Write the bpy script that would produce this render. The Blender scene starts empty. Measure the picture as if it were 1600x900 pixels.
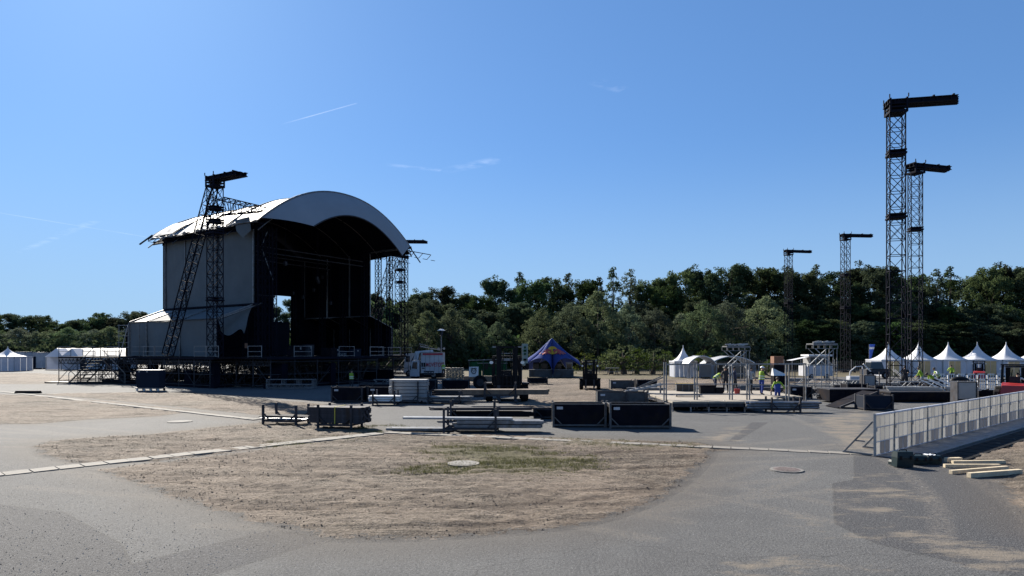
import bpy, bmesh, math, random
import numpy as np
from mathutils import Vector, Matrix
random.seed(7)
S = bpy.context.scene
COL = S.collection
PI = math.pi
F, HZ, CH = 1030.0, 548.0, 3.4          # focal length in photo pixels, horizon row, eye height

# ---------------- camera, sky, sun, exposure ----------------
cam = bpy.data.cameras.new("camera"); camo = bpy.data.objects.new("camera", cam); COL.objects.link(camo)
camo.location = (0, 0, CH); camo.rotation_euler = (PI/2, 0, 0)
cam.sensor_width = 36.0; cam.lens = 36.0*F/1600.0; cam.shift_y = (HZ-450.0)/1600.0
cam.clip_start = 0.1; cam.clip_end = 12000
S.camera = camo
S.render.resolution_x = 1024; S.render.resolution_y = 576
AZ, EL = math.radians(-33), math.radians(33)      # sun: 33 degrees left of the view axis, 33 above the horizon
world = bpy.data.worlds.new("World"); S.world = world; world.use_nodes = True
wn = world.node_tree; bg = wn.nodes["Background"]
sky = wn.nodes.new("ShaderNodeTexSky"); sky.sky_type = 'NISHITA'; sky.sun_disc = False
sky.sun_elevation = EL; sky.sun_rotation = AZ
sky.air_density = 1.0; sky.dust_density = 0.3; sky.ozone_density = 4.0; sky.altitude = 0
gam = wn.nodes.new('ShaderNodeGamma'); gam.inputs[1].default_value = 0.58        # flatten and grade the sky like the phone did
grd = wn.nodes.new('ShaderNodeVectorMath'); grd.operation = 'MULTIPLY'; grd.inputs[1].default_value = (.76, 1.265, 1.96)
wn.links.new(sky.outputs[0], gam.inputs[0]); wn.links.new(gam.outputs[0], grd.inputs[0]); tcw = wn.nodes.new('ShaderNodeTexCoord'); spw = wn.nodes.new('ShaderNodeSeparateXYZ'); wn.links.new(tcw.outputs['Generated'], spw.inputs[0])
mrw = wn.nodes.new('ShaderNodeMapRange'); mrw.interpolation_type = 'SMOOTHERSTEP'; mrw.inputs[1].default_value = -.02; mrw.inputs[2].default_value = .34; mrw.inputs[3].default_value = .72; mrw.inputs[4].default_value = 0.0
wn.links.new(spw.outputs[2], mrw.inputs[0])                       # pale haze towards the horizon, the same all round
hzw = wn.nodes.new('ShaderNodeMix'); hzw.data_type = 'RGBA'; wn.links.new(mrw.outputs[0], hzw.inputs[0]); wn.links.new(grd.outputs[0], hzw.inputs[6]); hzw.inputs[7].default_value = (2.75, 4.15, 5.9, 1)
wn.links.new(hzw.outputs[2], bg.inputs[0]); bg.inputs[1].default_value = 0.055
sl = bpy.data.lights.new("sun", 'SUN'); sl.energy = 5.0; sl.angle = math.radians(0.53); sl.color = (1.0, 0.93, 0.82)
so = bpy.data.objects.new("sun", sl); COL.objects.link(so)
sd = Vector((math.sin(AZ)*math.cos(EL), math.cos(AZ)*math.cos(EL), math.sin(EL)))
so.rotation_euler = sd.to_track_quat('Z', 'Y').to_euler(); so.location = (0, 0, 60)
S.view_settings.view_transform = 'Standard'; S.view_settings.look = 'None'
S.view_settings.gamma = 1.0; S.view_settings.exposure = 1.35
S.cycles.max_bounces = 6; S.cycles.transparent_max_bounces = 12

def G(px, py):
    d = CH*F/(py-HZ); return ((px-800.0)/F*d, d)
def X(px, d): return (px-800.0)/F*d
def Z(py, d): return CH+(HZ-py)/F*d

# ---------------- naming helpers ----------------
KIDS = {}
def tag(o, label=None, cat=None, group=None, kind=None):
    if label: o["label"] = label
    if cat: o["category"] = cat
    if group: o["group"] = group
    if kind: o["kind"] = kind
    return o
def link(o, parent=None):
    COL.objects.link(o)
    if parent is not None:
        o.parent = parent; KIDS.setdefault(parent.name, []).append(o)
    return o
def thing(name, label, cat, loc=(0, 0, 0), rz=0.0, group=None):
    o = bpy.data.objects.new(name, None); o.empty_display_size = .2; link(o)
    o.location = (loc[0], loc[1], loc[2] if len(loc) > 2 else 0.0); o.rotation_euler = (0, 0, rz)
    return tag(o, label, cat, group)
def put(name, me, parent=None, loc=(0, 0, 0), rot=(0, 0, 0), sc=None):
    o = bpy.data.objects.new(name, me); link(o, parent); o.location = loc; o.rotation_euler = rot
    if sc: o.scale = sc
    return o
def copy_tree(o, parent=None):
    c = o.copy(); link(c, parent)
    for ch in KIDS.get(o.name, []): copy_tree(ch, c)
    return c
def again(o, label, loc, rz=0.0, sc=None):
    c = copy_tree(o); c["label"] = label
    c.location = (loc[0], loc[1], loc[2] if len(loc) > 2 else 0.0); c.rotation_euler = (0, 0, rz)
    if sc: c.scale = sc
    return c

class MB:
    def __init__(s): s.v = []; s.f = []
    def hexa(s, p):
        b = len(s.v); s.v += [tuple(q) for q in p]
        s.f += [(b, b+3, b+2, b+1), (b+4, b+5, b+6, b+7), (b, b+1, b+5, b+4), (b+1, b+2, b+6, b+5), (b+2, b+3, b+7, b+6), (b+3, b, b+4, b+7)]
        return s
    def bx(s, x0, x1, y0, y1, z0, z1):
        return s.hexa([(x0, y0, z0), (x1, y0, z0), (x1, y1, z0), (x0, y1, z0), (x0, y0, z1), (x1, y0, z1), (x1, y1, z1), (x0, y1, z1)])
    def bar(s, a, b, w=.05, h=None):
        a = Vector(a); b = Vector(b); h = h or w; d = (b-a)
        if d.length < 1e-6: return s
        d.normalize(); up = Vector((0, 0, 1)) if abs(d.z) < .95 else Vector((1, 0, 0))
        sx = d.cross(up).normalized(); sy = sx.cross(d).normalized()
        q = []
        for c in (a, b):
            for i, j in ((-1, -1), (1, -1), (1, 1), (-1, 1)): q.append(c+sx*(i*w/2)+sy*(j*h/2))
        return s.hexa(q)
    def tube(s, a, b, r, n=8, r2=None, cap=True):
        a = Vector(a); b = Vector(b); r2 = r if r2 is None else r2; d = (b-a).normalized()
        up = Vector((0, 0, 1)) if abs(d.z) < .95 else Vector((1, 0, 0))
        sx = d.cross(up).normalized(); sy = sx.cross(d); k = len(s.v)
        for c, rr in ((a, r), (b, r2)):
            for i in range(n):
                t = 2*PI*i/n; s.v.append(tuple(c+sx*(math.cos(t)*rr)+sy*(math.sin(t)*rr)))
        for i in range(n): j = (i+1) % n; s.f.append((k+i, k+j, k+n+j, k+n+i))
        if cap: s.f.append(tuple(k+i for i in reversed(range(n)))); s.f.append(tuple(k+n+i for i in range(n)))
        return s
    def path(s, pts, r, n=6):
        for a, b in zip(pts, pts[1:]): s.tube(a, b, r, n)
        return s
    def poly(s, pts):
        k = len(s.v); s.v += [tuple(p) for p in pts]; s.f.append(tuple(range(k, k+len(pts)))); return s
    def prism(s, pts, n, t):                     # flat outline (3-D points) given thickness t along n
        n = Vector(n)*t; k = len(s.v); m = len(pts)
        s.v += [tuple(p) for p in pts]+[tuple(Vector(p)+n) for p in pts]
        s.f.append(tuple(reversed(range(k, k+m)))); s.f.append(tuple(range(k+m, k+2*m)))
        for i in range(m): j = (i+1) % m; s.f.append((k+i, k+j, k+m+j, k+m+i))
        return s
    def grid(s, fn, nu, nv, thick=None, flip=False):     # surface fn(u,v), u,v in 0..1
        k = len(s.v)
        for j in range(nv+1):
            for i in range(nu+1): s.v.append(tuple(fn(i/nu, j/nv)))
        for j in range(nv):
            for i in range(nu):
                a = k+j*(nu+1)+i; q = (a, a+1, a+nu+2, a+nu+1); s.f.append(q[::-1] if flip else q)
        return s
    def ell(s, c, r, nu=10, nv=7, z0=-1.0):
        def fn(u, v):
            t = 2*PI*u; lo = math.asin(max(-1, z0)); p = lo+(PI/2-lo)*v
            return (c[0]+r[0]*math.cos(t)*math.cos(p), c[1]+r[1]*math.sin(t)*math.cos(p), c[2]+r[2]*math.sin(p))
        return s.grid(fn, nu, nv)
    def mesh(s, name, mat, smooth=False):
        me = bpy.data.meshes.new(name); me.from_pydata(s.v, [], s.f); me.update()
        if mat is not None: me.materials.append(mat)
        if smooth: me.shade_smooth()
        return me
    def build(s, name, mat, parent=None, smooth=False, kind=None, label=None, loc=(0, 0, 0), rz=0.0):
        o = put(name, s.mesh(name, mat, smooth), parent, loc, (0, 0, rz))
        return tag(o, label=label, kind=kind)

# ---------------- materials ----------------
def new_mat(name):
    m = bpy.data.materials.new(name); m.use_nodes = True; return m, m.node_tree, m.node_tree.nodes["Principled BSDF"]
class NT:
    def __init__(s, nt): s.nt = nt
    def n(s, t, **kw):
        o = s.nt.nodes.new("ShaderNode"+t)
        for k, v in kw.items():
            if k.startswith("i_"): 
                key = k[2:]; key = int(key) if key.isdigit() else key
                s.set(o.inputs[key], v)
            else: setattr(o, k, v)
        return o
    def set(s, inp, v):
        if hasattr(v, "is_output") or isinstance(v, bpy.types.NodeSocket): s.nt.links.new(v, inp)
        else: inp.default_value = v
    def math(s, op, a, b=0.0, c=None, clamp=False):
        o = s.n("Math", operation=op, use_clamp=clamp); s.set(o.inputs[0], a); s.set(o.inputs[1], b)
        if c is not None: s.set(o.inputs[2], c)
        return o.outputs[0]
    def ramp(s, x, a, b):                      # clamp((x-a)/(b-a))
        o = s.n("MapRange", clamp=True); s.set(o.inputs[0], x); o.inputs[1].default_value = a; o.inputs[2].default_value = b
        return o.outputs[0]
    def mix(s, f, a, b):
        o = s.n("Mix", data_type='RGBA'); s.set(o.inputs[0], f)
        for k, v in ((6, a), (7, b)): s.set(o.inputs[k], (*v, 1.0) if isinstance(v, tuple) and len(v) == 3 else v)
        return o.outputs[2]
    def noise(s, vec, scale, detail=3.0, rough=.55, dist=0.0):
        o = s.n("TexNoise"); s.set(o.inputs["Vector"], vec); o.inputs["Scale"].default_value = scale
        o.inputs["Detail"].default_value = detail; o.inputs["Roughness"].default_value = rough; o.inputs["Distortion"].default_value = dist
        return o.outputs["Fac"]
    def vmul(s, vec, v):
        o = s.n("VectorMath", operation='MULTIPLY'); s.set(o.inputs[0], vec); o.inputs[1].default_value = v; return o.outputs[0]
def mat(name, c, rough=.7, metal=0.0, var=.25, scale=3.0, bump=0.0, bscale=20.0, dirt=None, trans=0.0, spec=None):
    m, nt, p = new_mat(name); T = NT(nt)
    oc = T.n("TexCoord").outputs["Object"]
    rnd = T.n("ObjectInfo").outputs["Random"]
    f = T.noise(oc, scale, 4.0, .6)
    f = T.ramp(f, .3, .7)
    lo = tuple(x*(1-var) for x in c); hi = tuple(min(1, x*(1+var)) for x in c)
    col = T.mix(f, lo, hi)
    if dirt: col = T.mix(T.ramp(T.noise(oc, scale*.6, 5.0, .65), .5, .72), col, dirt)
    hs = T.n("HueSaturation"); T.set(hs.inputs["Color"], col)
    T.set(hs.inputs["Value"], T.math('MULTIPLY_ADD', rnd, var*.5, 1-var*.25))
    nt.links.new(hs.outputs[0], p.inputs["Base Color"])
    p.inputs["Roughness"].default_value = rough; p.inputs["Metallic"].default_value = metal
    if spec is not None: p.inputs["Specular IOR Level"].default_value = spec
    if bump:
        b = T.n("Bump"); b.inputs["Strength"].default_value = bump; b.inputs["Distance"].default_value = .02
        T.set(b.inputs["Height"], T.noise(oc, bscale, 4.0)); nt.links.new(b.outputs[0], p.inputs["Normal"])
    if trans:
        tr = T.n("BsdfTranslucent"); nt.links.new(hs.outputs[0], tr.inputs[0])
        mx = T.n("MixShader"); mx.inputs[0].default_value = trans
        nt.links.new(p.outputs[0], mx.inputs[1]); nt.links.new(tr.outputs[0], mx.inputs[2])
        nt.links.new(mx.outputs[0], nt.nodes["Material Output"].inputs[0])
    return m
M = dict(
    truss=mat("dark steel truss", (.007, .008, .015), .85, 0, .2, spec=.08),
    black=mat("black paint", (.006, .006, .008), .6, 0, .3, spec=.15),
    drape=mat("black drape", (.005, .006, .012), .95, 0, .4, .5, spec=.05),
    navy=mat("blue black panel", (.007, .013, .026), .8, 0, .2, .6, spec=.15),
    alu=mat("aluminium", (0.289, 0.297, 0.306), .42, .55, .2, 4),
    steel=mat("galvanised steel", (.17, .175, .185), .5, .45, .3, 5, dirt=(.12, .10, .08)),
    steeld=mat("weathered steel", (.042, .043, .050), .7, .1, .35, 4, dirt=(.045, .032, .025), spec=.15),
    pvc=mat("white pvc tarp", (.25, .255, .26), .62, 0, .1, .6, .35, 1.5, dirt=(.17, .17, .17), spec=.2),
    tarp=mat("grey stage tarp", (.105, .120, .128), .8, 0, .12, .4, .5, 1.2, spec=.2),
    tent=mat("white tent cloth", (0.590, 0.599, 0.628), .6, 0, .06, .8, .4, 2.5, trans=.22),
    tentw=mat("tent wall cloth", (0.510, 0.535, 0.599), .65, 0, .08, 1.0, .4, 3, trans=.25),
    dome=mat("grey dome cloth", (.27, .28, .30), .6, 0, .15, 1.0, .5, 3, trans=.1),
    beige=mat("beige door cloth", (.56, .43, .23), .8, 0, .1, 2, trans=.35),
    wood=mat("raw pine timber", (.47, .39, .27), .8, 0, .2, 6, .3, 30),
    woodd=mat("weathered wood", (0.143, 0.105, 0.075), .85, 0, .3, 5, .3, 25),
    ply=mat("pale plywood", (0.258, 0.228, 0.184), .8, 0, .18, 2, .2, 15, dirt=(.25, .21, .165)),
    plyb=mat("brown film plywood", (.055, .04, .03), .6, 0, .3, 2),
    crate=mat("dark crate sheet", (.007, .007, .011), .85, 0, .35, 2, dirt=(.018, .013, .011), spec=.06),
    crateg=mat("grey crate sheet", (.06, .065, .07), .7, .1, .25, 2, dirt=(.045, .035, .028), spec=.25),
    white=mat("white plastic", (0.576, 0.576, 0.576), .45, 0, .08, 2),
    offwh=mat("off white sheet", (0.398, 0.410, 0.442), .55, 0, .1, 1.5, dirt=(.28, .27, .26)),
    cab=mat("cabinet grey", (.24, .24, .24), .6, 0, .1, 1.5),
    rubber=mat("black rubber", (.009, .009, .010), .9, 0, .3, 8, spec=.15),
    red=mat("red paint", (.26, .02, .02), .4, 0, .15, 2),
    redlet=mat("red lettering", (.30, .02, .04), .5, 0, .05),
    orange=mat("orange brown board", (.17, .075, .04), .7, 0, .2, 2),
    yellow=mat("yellow print", (.55, .36, .03), .6, 0, .05),
    green=mat("green mesh cloth", (.008, .045, .02), .9, 0, .4, 1.2, .4, 4, spec=.1),
    teal=mat("pale green flag", (.20, .27, .26), .7, 0, .1, trans=.15),
    flag=mat("blue flag cloth", (.05, .12, .42), .7, 0, .1, trans=.35),
    star=mat("deep blue tent cloth", (.038, .058, .19), .9, 0, .12, .8, .3, 3, trans=.03, spec=.08),
    starred=mat("red print on tent", (.36, .05, .04), .6, 0, .05),
    hivis=mat("hi vis fabric", (.30, .44, .03), .7, 0, .08, 6, trans=.25),
    reflect=mat("reflective tape", (.6, .6, .58), .35, .3, .05),
    skin=mat("skin", (0.336, 0.192, 0.128), .6, 0, .08),
    hair=mat("dark hair", (.02, .015, .012), .8, 0, .2),
    blackcl=mat("black cloth", (.016, .016, .02), .9, 0, .2, 6),
    bluecl=mat("blue work cloth", (.015, .04, .20), .9, 0, .2, 6),
    jean=mat("dark navy cloth", (.02, .028, .06), .9, 0, .2, 6),
    greycl=mat("grey cloth", (.25, .26, .28), .9, 0, .15, 6),
    whitecl=mat("white cloth", (0.576, 0.584, 0.600), .85, 0, .06, 6),
    shoe=mat("dark boot leather", (.02, .016, .013), .6, 0, .2),
    concrete=mat("concrete slab", (0.156, 0.145, 0.128), .9, 0, .22, 3, .5, 30, dirt=(.17, .15, .125)),
    iron=mat("cast iron cover", (0.119, 0.091, 0.084), .7, 0, .3, 8, .4, 40),
    conc2=mat("worn concrete ring", (0.140, 0.133, 0.122), .9, 0, .35, 9, .4, 30),
    glass=mat("dark tinted glass", (.015, .02, .028), .08, 0, .05),
    lamp=mat("lens plastic", (.75, .76, .74), .2, 0, .05),
    toolg=mat("dark green tool case", (.005, .017, .020), .5, 0, .2, 5, spec=.3),
    bark=mat("bark", (.07, .055, .042), .95, 0, .3, 3),
    tubew=mat("white wrapped tubes", (0.560, 0.560, 0.544), .5, 0, .08),
    visor=mat("white tarp with painted shade", (.24, .255, .275), .8, 0, .06, .4, .3, 1.2, spec=.1),  # roof visor: shade of the white tarp put into a greyer base colour
    steelm=mat("worn grey steel", (.085, .085, .088), .6, .3, .35, 5, dirt=(.09, .06, .04)),
    strap=mat("yellow strap", (.45, .40, .05), .7, 0, .1),
)
# ---------------- noise for relief ----------------
RNG = np.random.RandomState(3)
LAT = RNG.rand(256, 256)
def vnoise(x, y):
    xi = np.floor(x).astype(int); yi = np.floor(y).astype(int); fx = x-xi; fy = y-yi
    fx = fx*fx*(3-2*fx); fy = fy*fy*(3-2*fy)
    g = lambda a, b: LAT[a % 256, b % 256]
    return (g(xi, yi)*(1-fx)+g(xi+1, yi)*fx)*(1-fy)+(g(xi, yi+1)*(1-fx)+g(xi+1, yi+1)*fx)*fy
def fbm(x, y, o=4):
    r = 0; a = .5
    for k in range(o): r = r+a*vnoise(x*2**k+17.3*k, y*2**k+5.1*k); a *= .5
    return r
def sdf(px, py, poly):                       # signed distance, positive inside
    n = len(poly); d = np.full(px.shape, 1e9); ins = np.zeros(px.shape, bool)
    for i in range(n):
        ax, ay = poly[i]; bx_, by_ = poly[(i+1) % n]; ex, ey = bx_-ax, by_-ay
        wx, wy = px-ax, py-ay; t = np.clip((wx*ex+wy*ey)/(ex*ex+ey*ey+1e-9), 0, 1)
        d = np.minimum(d, np.hypot(wx-t*ex, wy-t*ey))
        c = ((ay > py) != (by_ > py)) & (px < (bx_-ax)*(py-ay)/(by_-ay+1e-12)+ax); ins ^= c
    return np.where(ins, d, -d)
P = lambda *pts: [G(*p) for p in pts]
DIRT = [
    P((150, 733), (205, 752), (290, 783), (400, 814), (450, 826), (520, 842), (620, 843), (720, 838), (820, 831), (905, 822), (965, 806), (1020, 785), (1062, 760), (1085, 740), (1112, 713), (1112, 706), (1150, 702), (1090, 690), (900, 684), (640, 673), (600, 676), (400, 702), (250, 720)),
    P((50, 697), (75, 688), (150, 682), (250, 676), (330, 667), (400, 660), (430, 650), (560, 660), (600, 674), (400, 702), (240, 721), (110, 722), (60, 710)),
    P((-500, 622), (-500, 668), (60, 662), (140, 655), (250, 650), (290, 644), (380, 655), (420, 660), (330, 644), (180, 627), (60, 618), (0, 616)),
    P((60, 616), (130, 613.5), (300, 613), (390, 622), (480, 628), (545, 636), (520, 646), (440, 652), (330, 641), (180, 626)),
    P((1496, 708), (1600, 672), (2300, 640), (2600, 830), (1650, 830), (1600, 800), (1575, 768), (1552, 738)),
    P((800, 640), (860, 641), (960, 634), (1050, 618), (1060, 604), (1300, 598), (1300, 590), (700, 590), (740, 604), (830, 612)),
    P((-600, 581), (-600, 597), (60, 600), (130, 596), (130, 588), (60, 583)),
]
FARG = [P((690, 576), (690, 592), (1110, 592), (1400, 588), (1700, 586), (2600, 580), (2600, 572), (1300, 574))]
DARK = [
    P((200, 882), (430, 826), (512, 842), (330, 899), (205, 930)),
    P((1335, 712), (1335, 749), (1302, 755), (1305, 819), (1370, 850), (1600, 905), (2200, 905), (2200, 800), (1552, 738), (1500, 707)),
    P((-600, 800), (0, 788), (100, 800), (190, 850), (205, 882), (205, 930), (-600, 930)),
    P((1138, 690), (1150, 690), (1200, 660), (1175, 660)),
]
SAND = [
    P((1560, 712), (1600, 690), (2300, 660), (2600, 830), (1650, 830), (1600, 790), (1580, 765)),
    P((1310, 770), (1370, 762), (1430, 768), (1440, 780), (1340, 784)),
    P((1350, 746), (1382, 742), (1395, 752), (1360, 757)),
    P((1330, 795), (1380, 792), (1390, 800), (1335, 800)),
    P((1345, 832), (1420, 828), (1490, 842), (1600, 862), (1800, 880), (1800, 930), (1600, 905), (1480, 872), (1400, 852)),
    P((1090, 688), (1105, 680), (1170, 665), (1150, 682), (1130, 692)),
    P((1240, 820), (1270, 817), (1280, 825), (1245, 828)),
    P((1180, 885), (1260, 878), (1330, 885), (1300, 899), (1190, 899)),
    P((1270, 655), (1350, 640), (1366, 690), (1360, 705), (1320, 700)),
]
GRASS = [
    P((640, 700), (720, 692), (830, 694), (880, 706), (940, 716), (930, 732), (850, 745), (760, 742), (640, 745), (620, 730), (680, 722)),
    P((860, 684), (1010, 690), (1090, 694), (1120, 700), (980, 700), (880, 694)),
    P((560, 668), (600, 664), (640, 668), (600, 676), (560, 676)),
    P((420, 690), (520, 682), (560, 684), (440, 700)),
]
def mesh_np(name, V, Q, attrs=None):
    me = bpy.data.meshes.new(name); me.vertices.add(len(V)); me.vertices.foreach_set("co", V.astype(np.float32).ravel())
    n = Q.shape[0]; k = Q.shape[1]; me.loops.add(n*k); me.polygons.add(n)
    me.loops.foreach_set("vertex_index", Q.astype(np.int32).ravel())
    me.polygons.foreach_set("loop_start", np.arange(0, n*k, k, dtype=np.int32))
    me.update(calc_edges=True)
    for a, val in (attrs or {}).items():
        at = me.attributes.new(a, 'FLOAT', 'POINT'); at.data.foreach_set("value", val.astype(np.float32))
    return me
def axis(dense_lo, dense_hi, step, lim_lo, lim_hi, g):
    a = list(np.arange(dense_lo, dense_hi, step)); x, s = a[-1], step
    while x < lim_hi: s *= g; x += s; a.append(x)
    x, s = a[0], step; b = []
    while x > lim_lo: s *= g; x -= s; b.append(x)
    return np.array(b[::-1]+a)
ax_ = axis(-15, 22, .075, -3000, 3000, 1.022)
ys = [9.0]; 
while ys[-1] < 3000: ys.append(ys[-1]+max(.05, ys[-1]*(.0065 if ys[-1] < 60 else .02)))
ys = np.array([-400, -60, -10, 2, 5, 6.5, 7.5, 8, 8.5]+ys)
GX, GY = np.meshgrid(ax_, ys); sh = GX.shape; gx, gy = GX.ravel(), GY.ravel()
near = (gy < 160) & (np.abs(gx) < 220) & (gy > 0)
def region(polys):
    r = np.full(gx.shape, -50.0); 
    for p in polys: r[near] = np.maximum(r[near], sdf(gx[near], gy[near], p))
    return r
a_dirt, a_far, a_dark, a_sand, a_grass = [region(p) for p in (DIRT, FARG, DARK, SAND, GRASS)]
a_far = np.where((gy > 150) | (np.abs(gx) > 200), 5.0, a_far)
dm = np.clip((a_dirt+.15)/.8, 0, 1)
wob = fbm(gx*.22, gy*.3, 3)*3.0
rut = fbm(gx*.35, gy*1.7+wob, 4)-.47
fine = fbm(gx*3.1, gy*4.3, 4)-.47
zz = dm*(rut*.15+fine*.10)+(fbm(gx*.12, gy*.12, 2)-.4)*.03+.0
zz += -.012*np.exp(-((a_dirt)/.25)**2)
zz = np.where((gy > 100) | (gy < 1) | (np.abs(gx) > 120), 0, zz)
TR = [((-14, 19.5), (-5, 17.6), (5, 19.5), (13, 23)), ((-13, 21.5), (-4, 19.2), (6, 21.0), (12, 25)), ((-16, 26), (-9, 22.5), (-2, 16), (3, 12.5)), ((-8, 26.5), (-1, 22.5), (4, 18), (7, 13.5)),
      ((-12, 17.2), (-4, 14.6), (2, 14.2), (8, 17)), ((-6, 13.6), (0, 12.9), (4, 14.2), (8, 19)), ((-24, 24), (-16, 23.5), (-8, 25.6), (0, 24.6)), ((-40, 42), (-26, 37), (-14, 38), (-2, 46)), ((-22, 27), (-12, 24.2), (-2, 21.4), (9, 22.2)),
      ((8, 11), (11, 15), (13, 20), (15, 34)), ((-30, 33), (-18, 28), (-8, 24), (-6, 17)), ((14, 12), (17, 16), (22, 20), (30, 24)), ((2, 52), (8, 47), (14, 48), (30, 56)), ((-10, 70), (4, 62), (14, 60), (30, 66))]
trk = np.full(gx.shape, 9.0); nm_ = near & (gy < 75)
for c in TR:
    c = [np.array(q, float) for q in c]
    for off in (-.75, .75):
        pts = []
        for k in range(41):
            t_ = k/40; p_ = c[0]*(1-t_)**3+c[1]*3*t_*(1-t_)**2+c[2]*3*t_*t_*(1-t_)+c[3]*t_**3
            d_ = 3*(1-t_)**2*(c[1]-c[0])+6*t_*(1-t_)*(c[2]-c[1])+3*t_*t_*(c[3]-c[2]); d_ /= np.hypot(*d_); pts.append(p_+np.array([-d_[1], d_[0]])*off)
        x_, y_ = gx[nm_], gy[nm_]; best = trk[nm_]
        for a_, b_ in zip(pts, pts[1:]):
            m_ = (np.abs(x_-a_[0]) < 2) & (np.abs(y_-a_[1]) < 2)
            e_ = b_-a_; t_ = np.clip(((x_[m_]-a_[0])*e_[0]+(y_[m_]-a_[1])*e_[1])/(e_@e_), 0, 1)
            best[m_] = np.minimum(best[m_], np.hypot(x_[m_]-a_[0]-t_*e_[0], y_[m_]-a_[1]-t_*e_[1]))
        trk[nm_] = best
lug = .5+.5*np.sin(gx*26+gy*9)
zz = zz+dm*(-.035*np.exp(-(trk/.17)**4)*(.75+.25*lug)+.02*np.exp(-((trk-.27)/.07)**2))
ny, nx = sh; idx = np.arange(ny*nx).reshape(sh)
Q = np.stack([idx[:-1, :-1], idx[:-1, 1:], idx[1:, 1:], idx[1:, :-1]], -1).reshape(-1, 4)
gme = mesh_np("ground", np.stack([gx, gy, zz], 1), Q, dict(dirt=a_dirt, farf=a_far, dark=a_dark, sand=a_sand, grass=a_grass, rut=rut, track=trk))
gme.shade_smooth()
m, nt, p = new_mat("site ground"); T = NT(nt); oc = T.n("TexCoord").outputs["Object"]
at = lambda nm: T.n("Attribute", attribute_name=nm).outputs["Fac"]
n_big = T.noise(oc, .18, 4); n_mid = T.noise(oc, 1.3, 5, .6); n_f = T.noise(oc, 9, 6, .7); n_ff = T.noise(oc, 45, 3, .7)
st = T.noise(T.vmul(oc, (.5, 2.6, 1)), 1.4, 6, .62, .4); st2 = T.noise(T.vmul(oc, (.9, 4.5, 1)), 3.2, 6, .7, .3)
vor = T.n("TexVoronoi"); T.set(vor.inputs["Vector"], oc); vor.inputs["Scale"].default_value = 26.0
peb = T.ramp(vor.outputs["Distance"], .20, .10)
vr = T.n("SeparateColor"); T.set(vr.inputs[0], vor.outputs["Color"])
# asphalt
n_s = T.noise(oc, 19, 4, .75)
asp = T.mix(T.ramp(n_big, .35, .65), (0.070, 0.070, 0.071), (0.098, 0.098, 0.097))
asp = T.mix(T.math('MULTIPLY', T.ramp(n_mid, .45, .7), .5), asp, (0.111, 0.111, 0.109))
edge = lambda a, amp=.35, off=0.0, w=.03: T.ramp(T.math('ADD', T.math('ADD', a, off), T.math('MULTIPLY', T.math('SUBTRACT', n_mid, .5), amp)), 0.0, w)
dk = edge(at("dark"), .06, 0, .02)
asp = T.mix(T.math('MULTIPLY', dk, .9), asp, T.mix(n_f, (0.035, 0.036, 0.040), (0.067, 0.067, 0.070)))
seam = T.ramp(T.math('ABSOLUTE', T.math('ADD', at("dark"), T.math('MULTIPLY', T.math('SUBTRACT', n_mid, .5), .06))), .035, .012)
asp = T.mix(T.math('MULTIPLY', seam, .6), asp, (0.035, 0.034, 0.033))
asp = T.mix(T.math('MULTIPLY', T.ramp(n_f, .52, .64), .4), asp, (0.049, 0.050, 0.050))
asp = T.mix(T.math('MULTIPLY', T.ramp(n_s, .52, .62), .6), asp, (0.041, 0.041, 0.041))
asp = T.mix(T.math('MULTIPLY', T.ramp(n_s, .46, .38), .5), asp, (0.140, 0.141, 0.141))
asp = T.mix(T.math('MULTIPLY', T.ramp(n_ff, .54, .64), .65), asp, (0.175, 0.174, 0.173))
asp = T.mix(T.math('MULTIPLY', T.ramp(n_ff, .45, .36), .5), asp, (0.029, 0.030, 0.031))
asp = T.mix(T.math('MULTIPLY', peb, T.ramp(vr.outputs[0], .95, .96)), asp, (0.244, 0.240, 0.238))
asp = T.mix(T.math('MULTIPLY', peb, T.ramp(vr.outputs[1], .97, .98)), asp, (0.012, 0.012, 0.013))
ck = T.n("TexVoronoi", feature='DISTANCE_TO_EDGE'); dist = T.n("VectorMath", operation='ADD')
T.set(dist.inputs[0], oc); nz = T.n("TexNoise"); T.set(nz.inputs["Vector"], oc); nz.inputs["Scale"].default_value = 1.1
T.set(dist.inputs[1], nz.outputs["Color"]); T.set(ck.inputs["Vector"], dist.outputs[0]); ck.inputs["Scale"].default_value = .06
asp = T.mix(T.math('MULTIPLY', T.ramp(ck.outputs["Distance"], .0012, .0003), .45), asp, (0.032, 0.032, 0.032))
asp = T.mix(T.math('MULTIPLY_ADD', dk, .05, .0), asp, (.0, .0, .005))
asp = T.mix(T.math('MULTIPLY', T.math('MULTIPLY', T.ramp(at("track"), .30, .12), T.ramp(n_f, .42, .6)), .35), asp, (0.194, 0.170, 0.144))
# dust and sand over asphalt
sv = T.ramp(T.math('ADD', T.noise(T.vmul(oc, (.6, 1.5, 1)), 1.3, 7, .7), T.math('MULTIPLY', T.ramp(at("sand"), -1.1, .5), .25)), .66, .80)
asp = T.mix(T.math('MULTIPLY', sv, .85), asp, T.mix(n_s, (0.126, 0.105, 0.084), (0.216, 0.189, 0.153)))
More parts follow.
